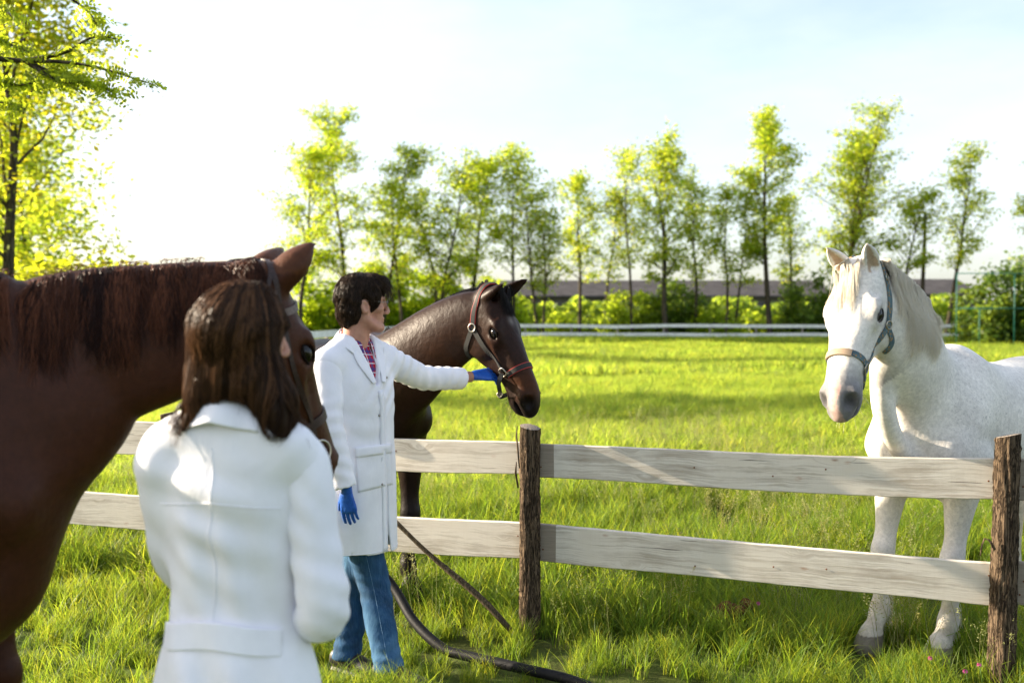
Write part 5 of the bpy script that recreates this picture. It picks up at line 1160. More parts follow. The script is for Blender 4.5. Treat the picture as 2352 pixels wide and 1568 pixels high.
def fold_at(F, c, ax, lam, amp, rad, wob=6.0, ph=0.0):
    """a few cloth folds: ripples across ax, fading away from c"""
    c = Vector(c); ax = Vector(ax).normalized(); o = ax.orthogonal().normalized()
    def fn(X, Y, Z):
        x, y, z = X - c.x, Y - c.y, Z - c.z; r2 = (x * x + y * y + z * z) / (rad * rad); s = x * ax.x + y * ax.y + z * ax.z; q = x * o.x + y * o.y + z * o.z
        return amp * np.sin(2 * np.pi * s / lam + ph + 1.2 * np.sin(q * wob * 3 + ph)) * np.exp(-r2)
    F.warp(fn, np.array(c) - rad * 2.2, np.array(c) + rad * 2.2)
def hand_mesh(wrist, xd, up, thumb_sign, curls, thumb, h=.0034, sc=1.0):
    """glove/hand: xd = pointing direction, up = back of the hand; curls = bend per finger (radians per joint); thumb = (out, fwd, down)"""
    x = Vector(xd).normalized(); u = Vector(up); u = (u - x * u.dot(x)).normalized(); y = u.cross(x) * thumb_sign; w = Vector(wrist)
    lo = np.array(w) - .24 * sc; hi = np.array(w) + .24 * sc; F = Field(lo, hi, h)
    q = lambda a, b, c: w + (x * a + y * b + u * c) * sc
    F.chain([(q(-.035, 0, 0), .027 * sc, .021 * sc), (q(.0, 0, 0), .027 * sc, .019 * sc), (q(.04, .002, .0), .037 * sc, .016 * sc), (q(.082, 0, .0), .041 * sc, .014 * sc)], y, .01)
    F.ell(q(.03, .022, -.010), (.034 * sc, .017 * sc, .016 * sc), (x, y, u), .015)
    for i, (by, L, r) in enumerate(((.031, .070, .0092), (.0105, .078, .0094), (-.0105, .073, .0090), (-.030, .057, .0080))):
        p = q(.078, by, .001); a = 0.0; pts = [(q(.060, by * .9, .0), .011 * sc), (p, (r + .0012) * sc)]; spread = by * .9
        for seg, f in enumerate((.44, .31, .25)):
            a += curls[i] * (.75, 1.1, .8)[seg]; d = (x * math.cos(a) - u * math.sin(a) + y * spread * (1 - seg * .5)).normalized(); p = p + d * L * f * sc; pts.append((p, (r - .0006 * (seg + 1)) * sc))
        F.chain(pts, y, .004, 17)
    t0 = q(.012, .022, -.006); d1 = (y * thumb[0] + x * thumb[1] - u * thumb[2]).normalized(); p1 = t0 + d1 * .042 * sc; d2 = (d1 + x * thumb[3] - u * thumb[4]).normalized(); p2 = p1 + d2 * .032 * sc; p3 = p2 + (d2 + x * thumb[3] * .5).normalized() * .026 * sc
    F.chain([(t0, .015 * sc), (p1, .0118 * sc), (p2, .0108 * sc), (p3, .0088 * sc)], y, .008, 14)
    return F.mesh()
def human_head(HC, f, l, neck_to, h=.0042, fem=False, s=1.0):
    """head and neck skin; HC = centre between the ears, f forward, l left"""
    f = Vector(f).normalized(); l = Vector(l); l = (l - f * l.dot(f)).normalized(); u = f.cross(l); fr = Frame(HC, f, l, u, s)
    F = Field(np.array(HC) - .2 - np.array([0, 0, .1]), np.array(HC) + .2, h); A = (fr.f, fr.l, fr.u)
    F.ell(fr(-.012, 0, .045), (.098 * s, .076 * s, .088 * s), A, .02)
    F.chain([(fr(.040, 0, .06), .056 * s, .050 * s), (fr(.046, 0, .0), .054 * s, .046 * s), (fr(.048, 0, -.05), .042 * s, .040 * s), (fr(.050, 0, -.078), .032 * s, .034 * s)], l, .02)
    for sd in (-1, 1):
        F.chain([(fr(.0, .056 * sd, -.02), .018 * s), (fr(.008, .052 * sd, -.055), .020 * s), (fr(.045, .032 * sd, -.082), .020 * s), (fr(.075, .010 * sd, -.090), .018 * s)], l, .02)
        F.ell(fr(.062, .044 * sd, -.005), (.022 * s, .018 * s, .016 * s), A, .015)
        F.chain([(fr(.086, .012 * sd, .040), .010 * s), (fr(.080, .034 * sd, .044), .010 * s), (fr(.062, .052 * sd, .038), .009 * s)], l, .012)
        F.ell(fr(.087, .031 * sd, .022), (.013 * s, .017 * s, .012 * s), A, .01, 'sub'); F.ell(fr(.073, .031 * sd, .022), (.0125 * s, .0135 * s, .0115 * s), A, .003)
        F.ell(fr(.100, .0125 * sd, -.022), (.010 * s, .007 * s, .008 * s), A, .006)
        # ear: helix, bowl, lobe
        F.ell(fr(-.010, .079 * sd, .002), (.021 * s, .011 * s, .034 * s), (fr.d(.95, 0, .3), fr.l * 1.0, fr.d(-.3, 0, .95)), .006); F.ell(fr(-.005, .091 * sd, .004), (.0125 * s, .011 * s, .022 * s), (fr.d(.95, 0, .3), fr.l * 1.0, fr.d(-.3, 0, .95)), .005, 'sub')
    F.chain([(fr(.091, 0, .034), .0085 * s, .009 * s), (fr(.102, 0, .010), .0095 * s, .010 * s), (fr(.112, 0, -.012), .012 * s, .011 * s), (fr(.112, 0, -.020), .0105 * s, .009 * s)], l, .012)
    F.ell(fr(.087, 0, -.047), (.012 * s, .024 * s, .0065 * s), A, .006); F.ell(fr(.085, 0, -.059), (.012 * s, .021 * s, .0075 * s), A, .006); F.ell(fr(.104, 0, -.0525), (.014 * s, .024 * s, .0016 * s), A, .003, 'sub')
    F.ell(fr(.078, 0, -.090), (.020 * s, .022 * s, .018 * s), A, .012)
    nr = .050 if fem else .058
    F.chain([(fr(-.020, 0, -.02), nr * s, nr * s), (fr(-.028, 0, -.09), nr * .97 * s, nr * s), (Vector(neck_to), nr * 1.12 * s, nr * 1.1 * s)], l, .025)
    vv, Q = F.mesh(); return vv, Q, fr
def patch_on(bvh, corners, name, mat, parent, nu=14, nv=14, lift=.0026, th=.002):
    """cloth patch lying on a surface; corners = 4 world points (tl, tr, br, bl) near it"""
    v = []
    for j in range(nv + 1):
        for i in range(nu + 1):
            s, t = i / nu, j / nv; p = corners[0].lerp(corners[1], s).lerp(corners[3].lerp(corners[2], s), t); d = p.normalized() if False else (p - Vector((0, 0, CAM_H))).normalized()
            hit = bvh.ray_cast(Vector((0, 0, CAM_H)), d)
            a, n = (hit[0], hit[1]) if hit[0] is not None and (hit[0] - p).length < .15 else near(bvh, p)
            v.append(a + n * lift)
    n = nu + 1; f = [(j * n + i, (j + 1) * n + i, (j + 1) * n + i + 1, j * n + i + 1) for j in range(nv) for i in range(nu)]
    o = mobj(name, [tuple(x) for x in v], f, mat, parent, True); m = o.modifiers.new('thick', 'SOLIDIFY'); m.thickness = th; m.offset = 0; return o
def sheet(rows, name, mat, parent, th=.004, bvh=None, clear=.006):
    """grid of points (list of rows of Vectors) as cloth"""
    nu = len(rows[0]); v = []
    for r in rows:
        for p in r:
            p = Vector(p)
            if bvh is not None:
                a, n = near(bvh, p)
                if (p - a).dot(n) < clear: p = a + n * clear
            v.append(tuple(p))
    f = [(j * nu + i, (j + 1) * nu + i, (j + 1) * nu + i + 1, j * nu + i + 1) for j in range(len(rows) - 1) for i in range(nu - 1)]
    o = mobj(name, v, f, mat, parent, True); m = o.modifiers.new('thick', 'SOLIDIFY'); m.thickness = th; m.offset = 0; m2 = o.modifiers.new('sub', 'SUBSURF'); m2.levels = 1; m2.render_levels = 1; return o
def hair_wisps(bvh, fr, n, rng, flow, start, length, r, lift=.004, seg=6, curl=.0):
    """wisps that creep along a surface following flow(local pos) in head frame; returns verts, faces, colours"""
    paths = []; cols = []
    for _ in range(n):
        p = start(rng); a, nn = near(bvh, fr(*p)); L = length(rng) ; pts = [tuple(a + nn * .001)]; c = rng.uniform(0, 1) ** 2; ph = rng.uniform(0, 6.28)
        for k in range(seg):
            q = a - fr.o; loc = Vector((q.dot(fr.f), q.dot(fr.l), q.dot(fr.u))) / fr.s; d = Vector(flow(loc)); d = fr.d(*d); d = d - nn * d.dot(nn)
            if d.length < 1e-5: break
            d.normalize(); d += nn.cross(d) * curl * math.sin(ph + k * 1.7)
            b, n2 = near(bvh, a + d * L / seg); a, nn = b, n2; pts.append(tuple(a + nn * lift * rng.uniform(.2, 1.2)))
        if len(pts) > 3: paths.append(pts); cols.append(c)
    m = max(len(p) for p in paths); paths = [p + [p[-1]] * (m - len(p)) for p in paths]
    v, f = strands(paths, rng.uniform(.5, 1.3, len(paths)) * r, rng, 7, 3, .2); c = np.repeat(np.array(cols), 7 * 3)
    return v, f, np.stack([c, c, c], -1)
def make_man():
    B = Frame((-.683, 4.45, 0), (.80, -.60, 0), (.60, .80, 0), (0, 0, 1)); root = empty('person', 'man in white coat and jeans holding the dark horse’s halter with blue gloves', 'person', loc=(-.683, 4.45, 0))
    lat = B.l
    # coat
    F = Field((-1.05, 4.05, .42), (-.18, 5.15, 1.62), .0068)
    F.chain([(B(-.015, 0, 1.43), .14, .075), (B(-.005, 0, 1.33), .178, .112), (B(.005, 0, 1.22), .178, .122), (B(.012, 0, 1.08), .168, .118), (B(.008, 0, .94), .178, .130), (B(.010, 0, .75), .180, .132), (B(.014, 0, .48), .182, .134)], lat, .03, 50)
    F.chain([(B(-.02, -.165, 1.392), .062), (B(-.025, -.07, 1.448), .062), (B(-.025, .07, 1.448), .062), (B(-.01, .165, 1.395), .062)], (0, 0, 1), .05)
    sR, eR, wR = B(-.015, -.182, 1.385), P(756, 975, 4.225), P(795, 1140, 4.20); sL, eL, wL = B(.0, .175, 1.39), P(972, 867, 4.79), P(1085, 870, 4.985)
    G = Field((-1.0, 4.02, .60), (-.60, 4.50, 1.52), .0065)
    F.ell(sR, (.066, .066, .072), None, .04); G.chain([(B(-.015, -.14, 1.395), .052), (sR, .068), (sR.lerp(eR, .5), .066), (eR, .060), (eR.lerp(wR, .5), .057), (wR, .052)], (0, 1, 0), .03, 36)
    F.chain([(sL, .070), (sL.lerp(eL, .5), .066), (eL, .060), (eL.lerp(wL, .5), .057), (wL, .054)], (0, 0, 1), .045, 30)
    # folds
    fold_at(G, eR, (wR - sR) + Vector((.12, 0, 0)), .062, .0036, .10, 4); fold_at(G, eR.lerp(wR, .6), (wR - eR) + Vector((-.14, 0, .05)), .055, .0030, .10, 4, ph=1); fold_at(G, sR + Vector((.03, 0, -.12)), (.6, 0, .5), .07, .0030, .10, 3, ph=2)
    fold_at(F, eL, (wL - sL) + Vector((0, 0, .18)), .062, .0055, .10, 4); fold_at(F, eL.lerp(wL, .5), (wL - sL) + Vector((0, 0, -.3)), .05, .0035, .08, 4, 2); fold_at(F, sL + Vector((.06, .02, -.03)), (.8, .3, -.5), .05, .0065, .11, 4, ph=.5); fold_at(F, B(.08, .06, 1.27), (.5, .5, -.8), .055, .0055, .11, 4, ph=2)
    fold_at(F, B(.08, -.08, 1.08), (.2, -.3, .8), .09, .003, .16, ph=1); fold_at(F, B(.03, -.10, .72), (.8, -.5, .08), .11, .0040, .24, 3); fold_at(F, B(-.05, -.12, .95), (.6, -.6, .2), .10, .003, .18, 3, 2)
    # V neck, hem, cuffs
    F.chain([(B(.135, 0, 1.31), .010, .05), (B(.10, 0, 1.40), .028, .065), (B(.04, 0, 1.50), .054, .07), (B(.02, 0, 1.60), .07, .08)], lat, .004, 17, 'sub')
    F.cut(B(0, 0, .548), B.d(.03, -.05, -1)); F.chain([(B(.008, 0, .74), .10, .06), (B(.012, 0, .60), .168, .120), (B(.014, 0, .40), .172, .124)], lat, .004, 12, 'sub')
    cR = P(791, 1121, 4.205); G.cut(cR, (wR - eR)); G.chain([(cR - (wR - eR) * .2, .030), (cR, .044), (cR + (wR - eR) * .3, .044)], (0, 1, 0), .003, 9, 'sub')
    cL = P(1062, 870, 4.945); dL = (wL - eL).normalized(); F.cut(cL, dL + Vector((0, 0, -.08)), lo=np.array(cL) - .07, hi=np.array(cL) + .14); F.chain([(cL - dL * .06, .03), (cL, .046), (cL + dL * .08, .046)], (0, 0, 1), .003, 9, 'sub')
    # open front edge below the waist
    F.chain([(B(.14, .03, 1.0), .006, .03), (B(.15, .035, .8), .010, .04), (B(.15, .04, .5), .018, .05)], lat, .004, 12, 'sub')
    vv, Q = F.mesh(); bv = bvh_of(vv, Q); coat = mobj('coat', vv, Q, M_COAT, root); coat['label'] = 'white cotton veterinary coat'
    v3, q3 = G.mesh(); mobj('sleeve', v3, q3, M_COAT, coat)
    # collar and lapels
    rows = [[], [], []]
    for s in np.linspace(-1, 1, 41):
        a = abs(s); sg = -1 if s < 0 else 1
        if a < .62:
            ph = math.pi - (a / .62) * R(132); t = a / .62; top = B(-.028 + .070 * math.cos(ph), sg * .068 * math.sin(ph), 1.552 - .070 * t); bot = B(-.030 + .105 * math.cos(ph), sg * .108 * math.sin(ph), 1.495 - .08 * t)
        else:
            t = (a - .62) / .38; top = B(.020 + .105 * t, sg * (.056 - .040 * t), 1.477 - .175 * t); w = .03 * math.sin(math.pi * min(t * 1.25, 1)); bot = B(.042 + .088 * t, sg * (.092 - .052 * t + w * .35), 1.425 - .128 * t)
        mid = (top + bot) / 2 + B.d(0, 0, .008); rows[0].append(top); rows[1].append(mid); rows[2].append(bot)
    sheet(rows, 'collar', M_COAT, coat, .0045, bv, .0055)
    # front placket strip and snaps, pockets
    pl = [near(bv, B(.2, .016 + .012 * max(0, 1.0 - z), z)) for z in np.linspace(1.27, .56, 36)]; PA = np.array([tuple(p) for p, n in pl]); NA = np.array([tuple(n) for p, n in pl])
    for _ in range(8): PA[1:-1] = (PA[:-2] + 2 * PA[1:-1] + PA[2:]) / 4; NA[1:-1] = (NA[:-2] + 2 * NA[1:-1] + NA[2:]) / 4
    pl = [(Vector(a), Vector((b[0] * .3 + B.f.x * .7, b[1] * .3 + B.f.y * .7, 0)).normalized()) for a, b in zip(PA, NA)]; mb = MB(); mb.ribbon([p + n * .0005 for p, n in pl], [n for p, n in pl], .016, .0022); mb.build('placket', M_COAT, coat, True)
    MSN = simple('snap_button', (.40, .36, .34), .3, .5, .7)
    for z in (1.35, 1.16, 1.02, .86):
        p, n = near(bv, B(.2, -.004 if z < 1.3 else .075, z)); mb = MB(); mb.tube([p, p + n * .005], .0055, 10); mb.build('button', MSN, coat, True)
    c = [P(814, 1028, 4.33), P(897, 1019, 4.36), P(900, 1112, 4.36), P(822, 1131, 4.33)]; pk = patch_on(bv, c, 'pocket', M_COAT, coat); patch_on(bv, [c[0] + Vector((0, 0, .001)), c[1] + Vector((0, 0, .001)), c[1].lerp(c[2], .22), c[0].lerp(c[3], .22)], 'pocket_hem', M_COAT, pk, 12, 4, .0065)
    # hem and cuff stitching ridges
    for z in (.566,):
        pts = []
        for a in np.linspace(0, 2 * math.pi, 60):
            d = B.d(math.cos(a), math.sin(a), 0); h = bv.ray_cast(B(0, 0, z) + d * .4, -d)
            if h[0] is not None: pts.append(h[0] + h[1] * .0005)
        mb = MB(); mb.tube(pts, .0016, 5, False); mb.build('hem_stitch', M_COAT, coat, True)
    # shirt
    F = Field((-.90, 4.25, 1.16), (-.45, 4.65, 1.60), .006); F.chain([(B(-.01, 0, 1.20), .15, .098), (B(-.005, 0, 1.34), .155, .092), (B(-.018, 0, 1.43), .10, .062), (B(-.02, 0, 1.48), .070, .060)], lat, .02, 30)
    v2, q2 = F.mesh(); sb = bvh_of(v2, q2); shirt = mobj('shirt', v2, q2, M_PLAID, root); shirt['label'] = 'red and blue plaid shirt'
    rows = [[], [], []]
    for s in np.linspace(-1, 1, 31):
        a = abs(s); sg = -1 if s < 0 else 1; ph = math.pi - a * R(158); top = B(-.020 + .066 * math.cos(ph), sg * .064 * math.sin(ph), 1.542 - .060 * a ** 1.5); bot = B(-.018 + (.084 + .022 * max(0, a - .7) / .3) * math.cos(ph * (1 if a < .8 else .96)), sg * .084 * math.sin(ph), 1.505 - .085 * a ** 1.5 - .03 * max(0, a - .75) / .25)
        rows[0].append(top); rows[1].append((top + bot) / 2 + B.d(0, 0, .005)); rows[2].append(bot)
    sheet(rows, 'shirt_collar', M_PLAID, shirt, .003, sb, .003)
    # jeans
    F = Field((-1.0, 4.0, .06), (-.30, 4.85, 1.0), .0072)
    hipR, hipL = B(.0, -.075, .90), B(.0, .075, .90); kR, aR = P(858, 1350, 4.43), P(896, 1575, 4.27); kL, aL = P(812, 1375, 4.52), P(796, 1522, 4.44); aR.z = max(aR.z, .055); aL.z = .06
    F.chain([(B(0, 0, .96), .12, .09), (B(0, 0, .86), .13, .09)], lat, .04)
    for hp, k_, a_ in ((hipR, kR, aR), (hipL, kL, aL)):
        F.chain([(hp, .074), (hp.lerp(k_, .5), .080), (k_ + Vector((0, 0, .03)), .072), (k_.lerp(a_, .35), .068), (k_.lerp(a_, .75), .063), (a_, .066)], lat, .03, 40)
        fold_at(F, k_, (.15, 0, 1), .055, .0050, .10, 9); fold_at(F, k_ + Vector((0, 0, .16)), (.35, 0, 1), .05, .0040, .09, 8, 1.3); fold_at(F, a_ + Vector((0, 0, .06)), (-.2, 0, 1), .05, .005, .08, 8, 2); fold_at(F, k_.lerp(a_, .5), (.5, 0, .8), .08, .003, .12, 5, .6)
        F.cut(a_ - Vector((0, 0, .025)), (.1, 0, -1), lo=np.array(a_) - .12, hi=np.array(a_) + .12)
    vv, Q = F.mesh(); jo = mobj('jeans', vv, Q, M_JEANS, root); jb = bvh_of(vv, Q); ST = simple('pale_stitching', (.09, .19, .32), .8)
    for hp, k_, a_ in ((hipR, kR, aR),):
        pts = []
        for t in np.linspace(.25, .98, 40):
            c = hp.lerp(k_, t * 2) if t < .5 else k_.lerp(a_, t * 2 - 1); d = Vector((-.05 + .25 * (t < 2), -1, 0)).normalized(); h = jb.ray_cast(c + d * .3, -d)
            if h[0] is not None: pts.append(h[0] + h[1] * .0008)
        mb = MB(); mb.tube(pts, .0009, 4, False); mb.build('seam', ST, jo, True)
    # shoes
    for a_ in (aR, aL):
        F = Field((a_.x - .2, a_.y - .3, -.03), (a_.x + .35, a_.y + .25, .16), .006); d = Vector((.86, -.5, 0)); q = lambda x, z: Vector((a_.x, a_.y, 0)) + d * x + Vector((0, 0, z)); side = Vector((.5, .86, 0))
        F.chain([(q(-.055, .055), .036, .045), (q(.0, .058), .040, .055), (q(.08, .045), .044, .038), (q(.16, .035), .046, .030), (q(.20, .030), .036, .024)], side, .02); F.chain([(q(-.06, .012), .040, .014), (q(.08, .010), .048, .012), (q(.20, .012), .042, .012)], side, .004)
        F.cut((0, 0, -.002), (0, 0, -1)); v3, q3 = F.mesh(); mobj('shoe', v3, q3, M_SHOE, root)
    # gloves
    v3, q3 = hand_mesh(P(797, 1132, 4.205), P(805, 1200, 4.215) - P(796, 1125, 4.20), (-.25, -.95, .05), -1, (.16, .18, .22, .26), (.55, .75, .35, .35, .25), sc=.92); mobj('glove', v3, q3, M_GLOVE, root)
    v3, q3 = hand_mesh(P(1088, 863, 4.985), P(1125, 861, 5.02) - P(1062, 864, 4.945), (.05, -.60, .80), 1, (.10, .24, .34, .42), (.34, 1.0, -.05, .35, .0), sc=1.04); mobj('glove', v3, q3, M_GLOVE, root)
    wr = MB(); wr.tube([P(1040, 869, 4.91), P(1082, 865, 4.975)], .027, 14); wr.build('wrist', M_SKIN, root, True)
    # head
    fh = Vector((.94, .34, -.03)); lh = Vector((-.34, .94, 0)); HC = P(842, 705, 4.385) + lh * .078; vv, Q, fr = human_head(HC, fh, lh, B(-.025, 0, 1.45)); mobj('body', vv, Q, M_SKIN, root); hb = bvh_of(vv, Q)
    ME = NM('man_eye').base((.55, .52, .50), .2, .5).m
    rng = np.random.default_rng(61); HM = hair_mat('dark_brown_hair', (.012, .0075, .0055), (.085, .052, .033))
    F = Field(np.array(HC) - .2, np.array(HC) + .2, .0052); A = (fr.f, fr.l, fr.u)
    F.ell(fr(-.016, 0, .052), (.112, .090, .099), A, .01); F.ell(fr(.045, 0, .105), (.062, .062, .040), A, .03); F.ell(fr(.085, .01, .098), (.028, .045, .030), A, .02)
    F.chain([(fr(-.075, 0, .0), .064, .040), (fr(-.082, 0, -.04), .058, .030), (fr(-.076, 0, -.078), .050, .018)], lh, .03)
    for sd in (-1, 1):
        F.chain([(fr(-.045, .062 * sd, .01), .028), (fr(-.050, .060 * sd, -.03), .022), (fr(-.054, .054 * sd, -.062), .014)], lh, .02); F.chain([(fr(.022, .070 * sd, .050), .014), (fr(.020, .070 * sd, .022), .006)], lh, .012)
        F.ell(fr(-.002, .098 * sd, -.006), (.034, .042, .050), A, .006, 'sub')
    F.ell(fr(.125, 0, -.03), (.088, .14, .108), A, .01, 'sub'); F.cut(fr(0, 0, -.092), -fr.u)
    F.warp(lambda X, Y, Z: .0045 * fold_noise(X, Y, Z, 95, 3) + .003 * fold_noise(X, Y, Z, 190, 5)); v3, q3 = F.mesh(); hair = mobj('hair', v3, q3, HM, root, True, np.full((len(v3), 3), .12)); hbv = bvh_of(v3, q3)
    def flow(p):
        cr = Vector((-.035, .0, .15)); d = p - cr; d.z -= .02
        return Vector((d.x * 1.0 - .02 + (.05 if p.x > .03 else -.01), d.y * 1.2, d.z * 1.0 - (.05 if p.z < .08 else .0)))
    st = lambda r: (r.uniform(-.12, .10), r.uniform(-.10, .10), r.uniform(-.05, .16))
    v4, f4, c4 = hair_wisps(hbv, fr, 5000, rng, flow, st, lambda r: r.uniform(.05, .11), .0009, .006, 6, .25); mobj('hair_lock', v4, f4, HM, hair, True, c4)
    paths = []
    for i in range(170):    # loose wisps over the brow and flyaways
        if i < 110: a = Vector((.075 + .03 * rng.uniform(), rng.uniform(-.06, .05), .10 + .02 * rng.normal())); d = Vector((.03 + .012 * rng.normal(), .012 * rng.normal(), -.05 - .02 * rng.uniform()))
        else: a = Vector((rng.uniform(-.12, .06), rng.uniform(-.07, .07), .13)); d = Vector((.02 * rng.normal(), .02 * rng.normal(), .02 + .012 * rng.uniform()))
        p, n = near(hbv, fr(*a)); q = fr.d(*d); paths.append([tuple(p), tuple(p + q * .4 + n * .008), tuple(p + q * .8 + n * .006), tuple(p + q * 1.0 + Vector(rng.normal(0, .004, 3)))])
    v4, f4 = strands(paths, .0007, rng, 6); mobj('hair_wisp', v4, f4, HM, hair, True, np.full((len(v4), 3), .5))
    for sd in (-1, 1):
        p = fr(.079, .031 * sd, .022); mb = MB(); mb.tube([p + fr.f * x for x in (-.006, 0, .004, .0062)], [.008, .0085, .006, .002], 10); mb.build('eye', ME, root, True)
        mb = MB(); mb.tube([fr(.092, .014 * sd, .044), fr(.089, .032 * sd, .050), fr(.070, .052 * sd, .046)], [.003, .004, .002], 6); mb.build('eyebrow', HM, root, True)
    # glasses
    GM = simple('thin_metal_frame', (.30, .28, .27), .3, .5, .9); gk = NM('clear_lens'); gk.base((.9, .95, .95), .05, .5); tr_ = gk.n('ShaderNodeBsdfTransparent'); mx_ = gk.n('ShaderNodeMixShader'); mx_.inputs[0].default_value = .14; gk.l(tr_.outputs[0], mx_.inputs[1]); gk.l(gk.b.outputs[0], mx_.inputs[2]); gk.l(mx_.outputs[0], gk.out.inputs['Surface'])
    gl = None; mb = MB(); mb.tube([fr(.106, -.010, .026), fr(.109, 0, .029), fr(.106, .010, .026)], .0013, 6); gl = mb.build('glasses', GM, root, True)
    for sd in (-1, 1):
        c = fr(.102, .034 * sd, .018); nrm = fr.d(1, .22 * sd, 0).normalized(); uu = fr.u; ww = nrm.cross(uu); ring = [c + ww * .024 * math.cos(t) + uu * .017 * math.sin(t) for t in np.linspace(0, 2 * math.pi, 25)]
        mb = MB(); mb.tube(ring, .0011, 6, False); mb.build('lens_rim', GM, gl, True); mb = MB(); mb.add([p - nrm * .0004 for p in ring[:-1]], [tuple(range(24))]); mb.build('lens', gk.m, gl)
        mb = MB(); mb.tube([c - ww * .0 + fr.d(0, .024 * sd, .006), fr(.06, .074 * sd, .026), fr(.0, .080 * sd, .028), fr(-.02, .082 * sd, .014)], .0013, 6); mb.build('temple_arm', GM, gl, True)
    return hb
make_man()
def make_woman():
    f = Vector((.20, .98, 0)).normalized(); l = Vector((-f.y, f.x, 0)); B = Frame((-.672, 2.38, 0), f, l, (0, 0, 1)); root = empty('person', 'woman with long brown hair and white coat seen from behind', 'person', loc=tuple(B.o))
    F = Field((-1.05, 2.0, .42), (-.25, 2.95, 1.45), .0085)
    F.chain([(B(-.01, 0, 1.30), .14, .065), (B(-.005, 0, 1.21), .176, .098), (B(.005, 0, 1.10), .172, .106), (B(.01, 0, .97), .160, .100), (B(.01, 0, .85), .164, .104), (B(.005, -.006, .74), .202, .132), (B(.0, -.01, .60), .225, .15), (B(.0, -.01, .42), .235, .16)], l, .03, 56)
    F.chain([(B(-.01, -.155, 1.285), .060), (B(-.02, -.07, 1.325), .055), (B(-.02, .07, 1.325), .055), (B(-.01, .155, 1.285), .060)], (0, 0, 1), .05)
    sR, eR, wR = P(700, 1068, 2.36), P(742, 1400, 2.33), P(665, 1415, 2.60); sL, eL, wL = P(370, 1075, 2.40), P(402, 1290, 2.50), P(490, 1380, 2.66)
    F.ell(sR, (.056, .056, .060), None, .03); G = Field((-.66, 2.10, .72), (-.28, 2.75, 1.42), .008); G.chain([(B(-.01, -.14, 1.285), .05), (sR, .060), (sR.lerp(eR, .5), .060), (eR, .063), (eR.lerp(wR, .5), .060), (wR, .054)], (0, 1, 0), .02, 40); F.chain([(sL, .060), (sL.lerp(eL, .5), .058), (eL, .050), (wL, .046)], (0, 1, 0), .06, 30)
    fold_at(G, eR + Vector((0, 0, .10)), (.3, 0, 1), .075, .0042, .10, 3); fold_at(G, eR, (.4, .3, .8), .06, .0040, .09, 3, 2); fold_at(G, sR + Vector((-.02, 0, -.10)), (.7, 0, .7), .06, .005, .09, 5, 1)
    fold_at(F, B(-.10, .02, 1.13), (.25, 0, 1), .10, .0065, .16, 2.5, .5); fold_at(F, B(-.10, -.02, .98), (1, .1, .25), .10, .0065, .16, 3, 1.5); fold_at(F, B(-.12, .0, .70), (1, .2, .1), .12, .012, .16, 2, .5); fold_at(F, B(-.10, .09, 1.02), (.6, 0, .8), .08, .004, .12, 3, 2)
    F.cut(B(0, 0, .50), (0, 0, -1))
    vv, Q = F.mesh(); bv = bvh_of(vv, Q); coat = mobj('coat', vv, Q, M_COAT, root); coat['label'] = 'white coat with half belt across the back'
    v3, q3 = G.mesh(); mobj('sleeve', v3, q3, M_COAT, coat)
    # back belt
    ps, ns = [], []
    for a in np.linspace(R(111), R(250), 56):
        d = B.d(math.cos(a), math.sin(a), 0); h = bv.ray_cast(B(0, 0, .845) + d * .5, -d)
        if h[0] is not None and (h[0] - B(0, 0, .845)).length < .26: ps.append(h[0] + Vector((0, 0, .012 * math.cos(a * 2)))); ns.append((h[1] + d).normalized())
    pa = np.array([tuple(p) for p in ps])
    for _ in range(4): pa[1:-1] = (pa[:-2] + 2 * pa[1:-1] + pa[2:]) / 4
    mb = MB(); mb.ribbon([Vector(p) + n * .003 for p, n in zip(pa, ns)], ns, .031, .010); smooth_bevel(mb.build('half_belt', M_COAT, coat, False), .003)
    # centre-back seam and yoke seam
    for pth in ([B(-.3, .004 * math.sin(z * 30), z) for z in np.linspace(1.29, .89, 30)], [B(-.3, y, 1.165 - .10 * abs(y)) for y in np.linspace(-.15, .15, 26)]):
        pts = []
        for p in pth:
            h = bv.ray_cast(p, f)
            if h[0] is not None: pts.append(h[0] - f * .0005)
        mb = MB(); mb.tube(pts, .0016, 5, False); mb.build('seam', M_COAT, coat, True)
    rows = [[], [], []]
    for s in np.linspace(-1, 1, 33):
        a = abs(s); sg = -1 if s < 0 else 1; ph = math.pi - a * R(150); top = B(-.012 + .066 * math.cos(ph), sg * .068 * math.sin(ph), 1.408 - .045 * a); bot = B(-.016 + .094 * math.cos(ph), sg * .100 * math.sin(ph), 1.348 - .06 * a); rows[0].append(top); rows[1].append((top + bot) / 2 + B.d(0, 0, .006)); rows[2].append(bot)
    sheet(rows, 'collar', M_COAT, coat, .005, bv, .006)
    # trousers, shoes, hands
    F = Field((-.95, 2.15, .05), (-.40, 2.65, .75), .012)
    for sd in (-1, 1): F.chain([(B(0, .085 * sd, .72), .085), (B(.0, .085 * sd, .48), .068), (B(-.01, .09 * sd, .25), .058), (B(-.01, .09 * sd, .08), .056)], l, .02)
    vv, Q = F.mesh(); mobj('trousers', vv, Q, M_JEANS, root)
    for sd in (-1, 1):
        c = B(-.01, .09 * sd, 0); F = Field(np.array(c) - np.array([.2, .2, .03]), np.array(c) + np.array([.25, .3, .15]), .008); F.chain([(c + f * -.04 + Vector((0, 0, .05)), .035, .045), (c + f * .06 + Vector((0, 0, .045)), .038, .04), (c + f * .15 + Vector((0, 0, .03)), .036, .026)], l, .02); F.cut((0, 0, .0), (0, 0, -1)); v3, q3 = F.mesh(); mobj('shoe', v3, q3, M_SHOE, root)
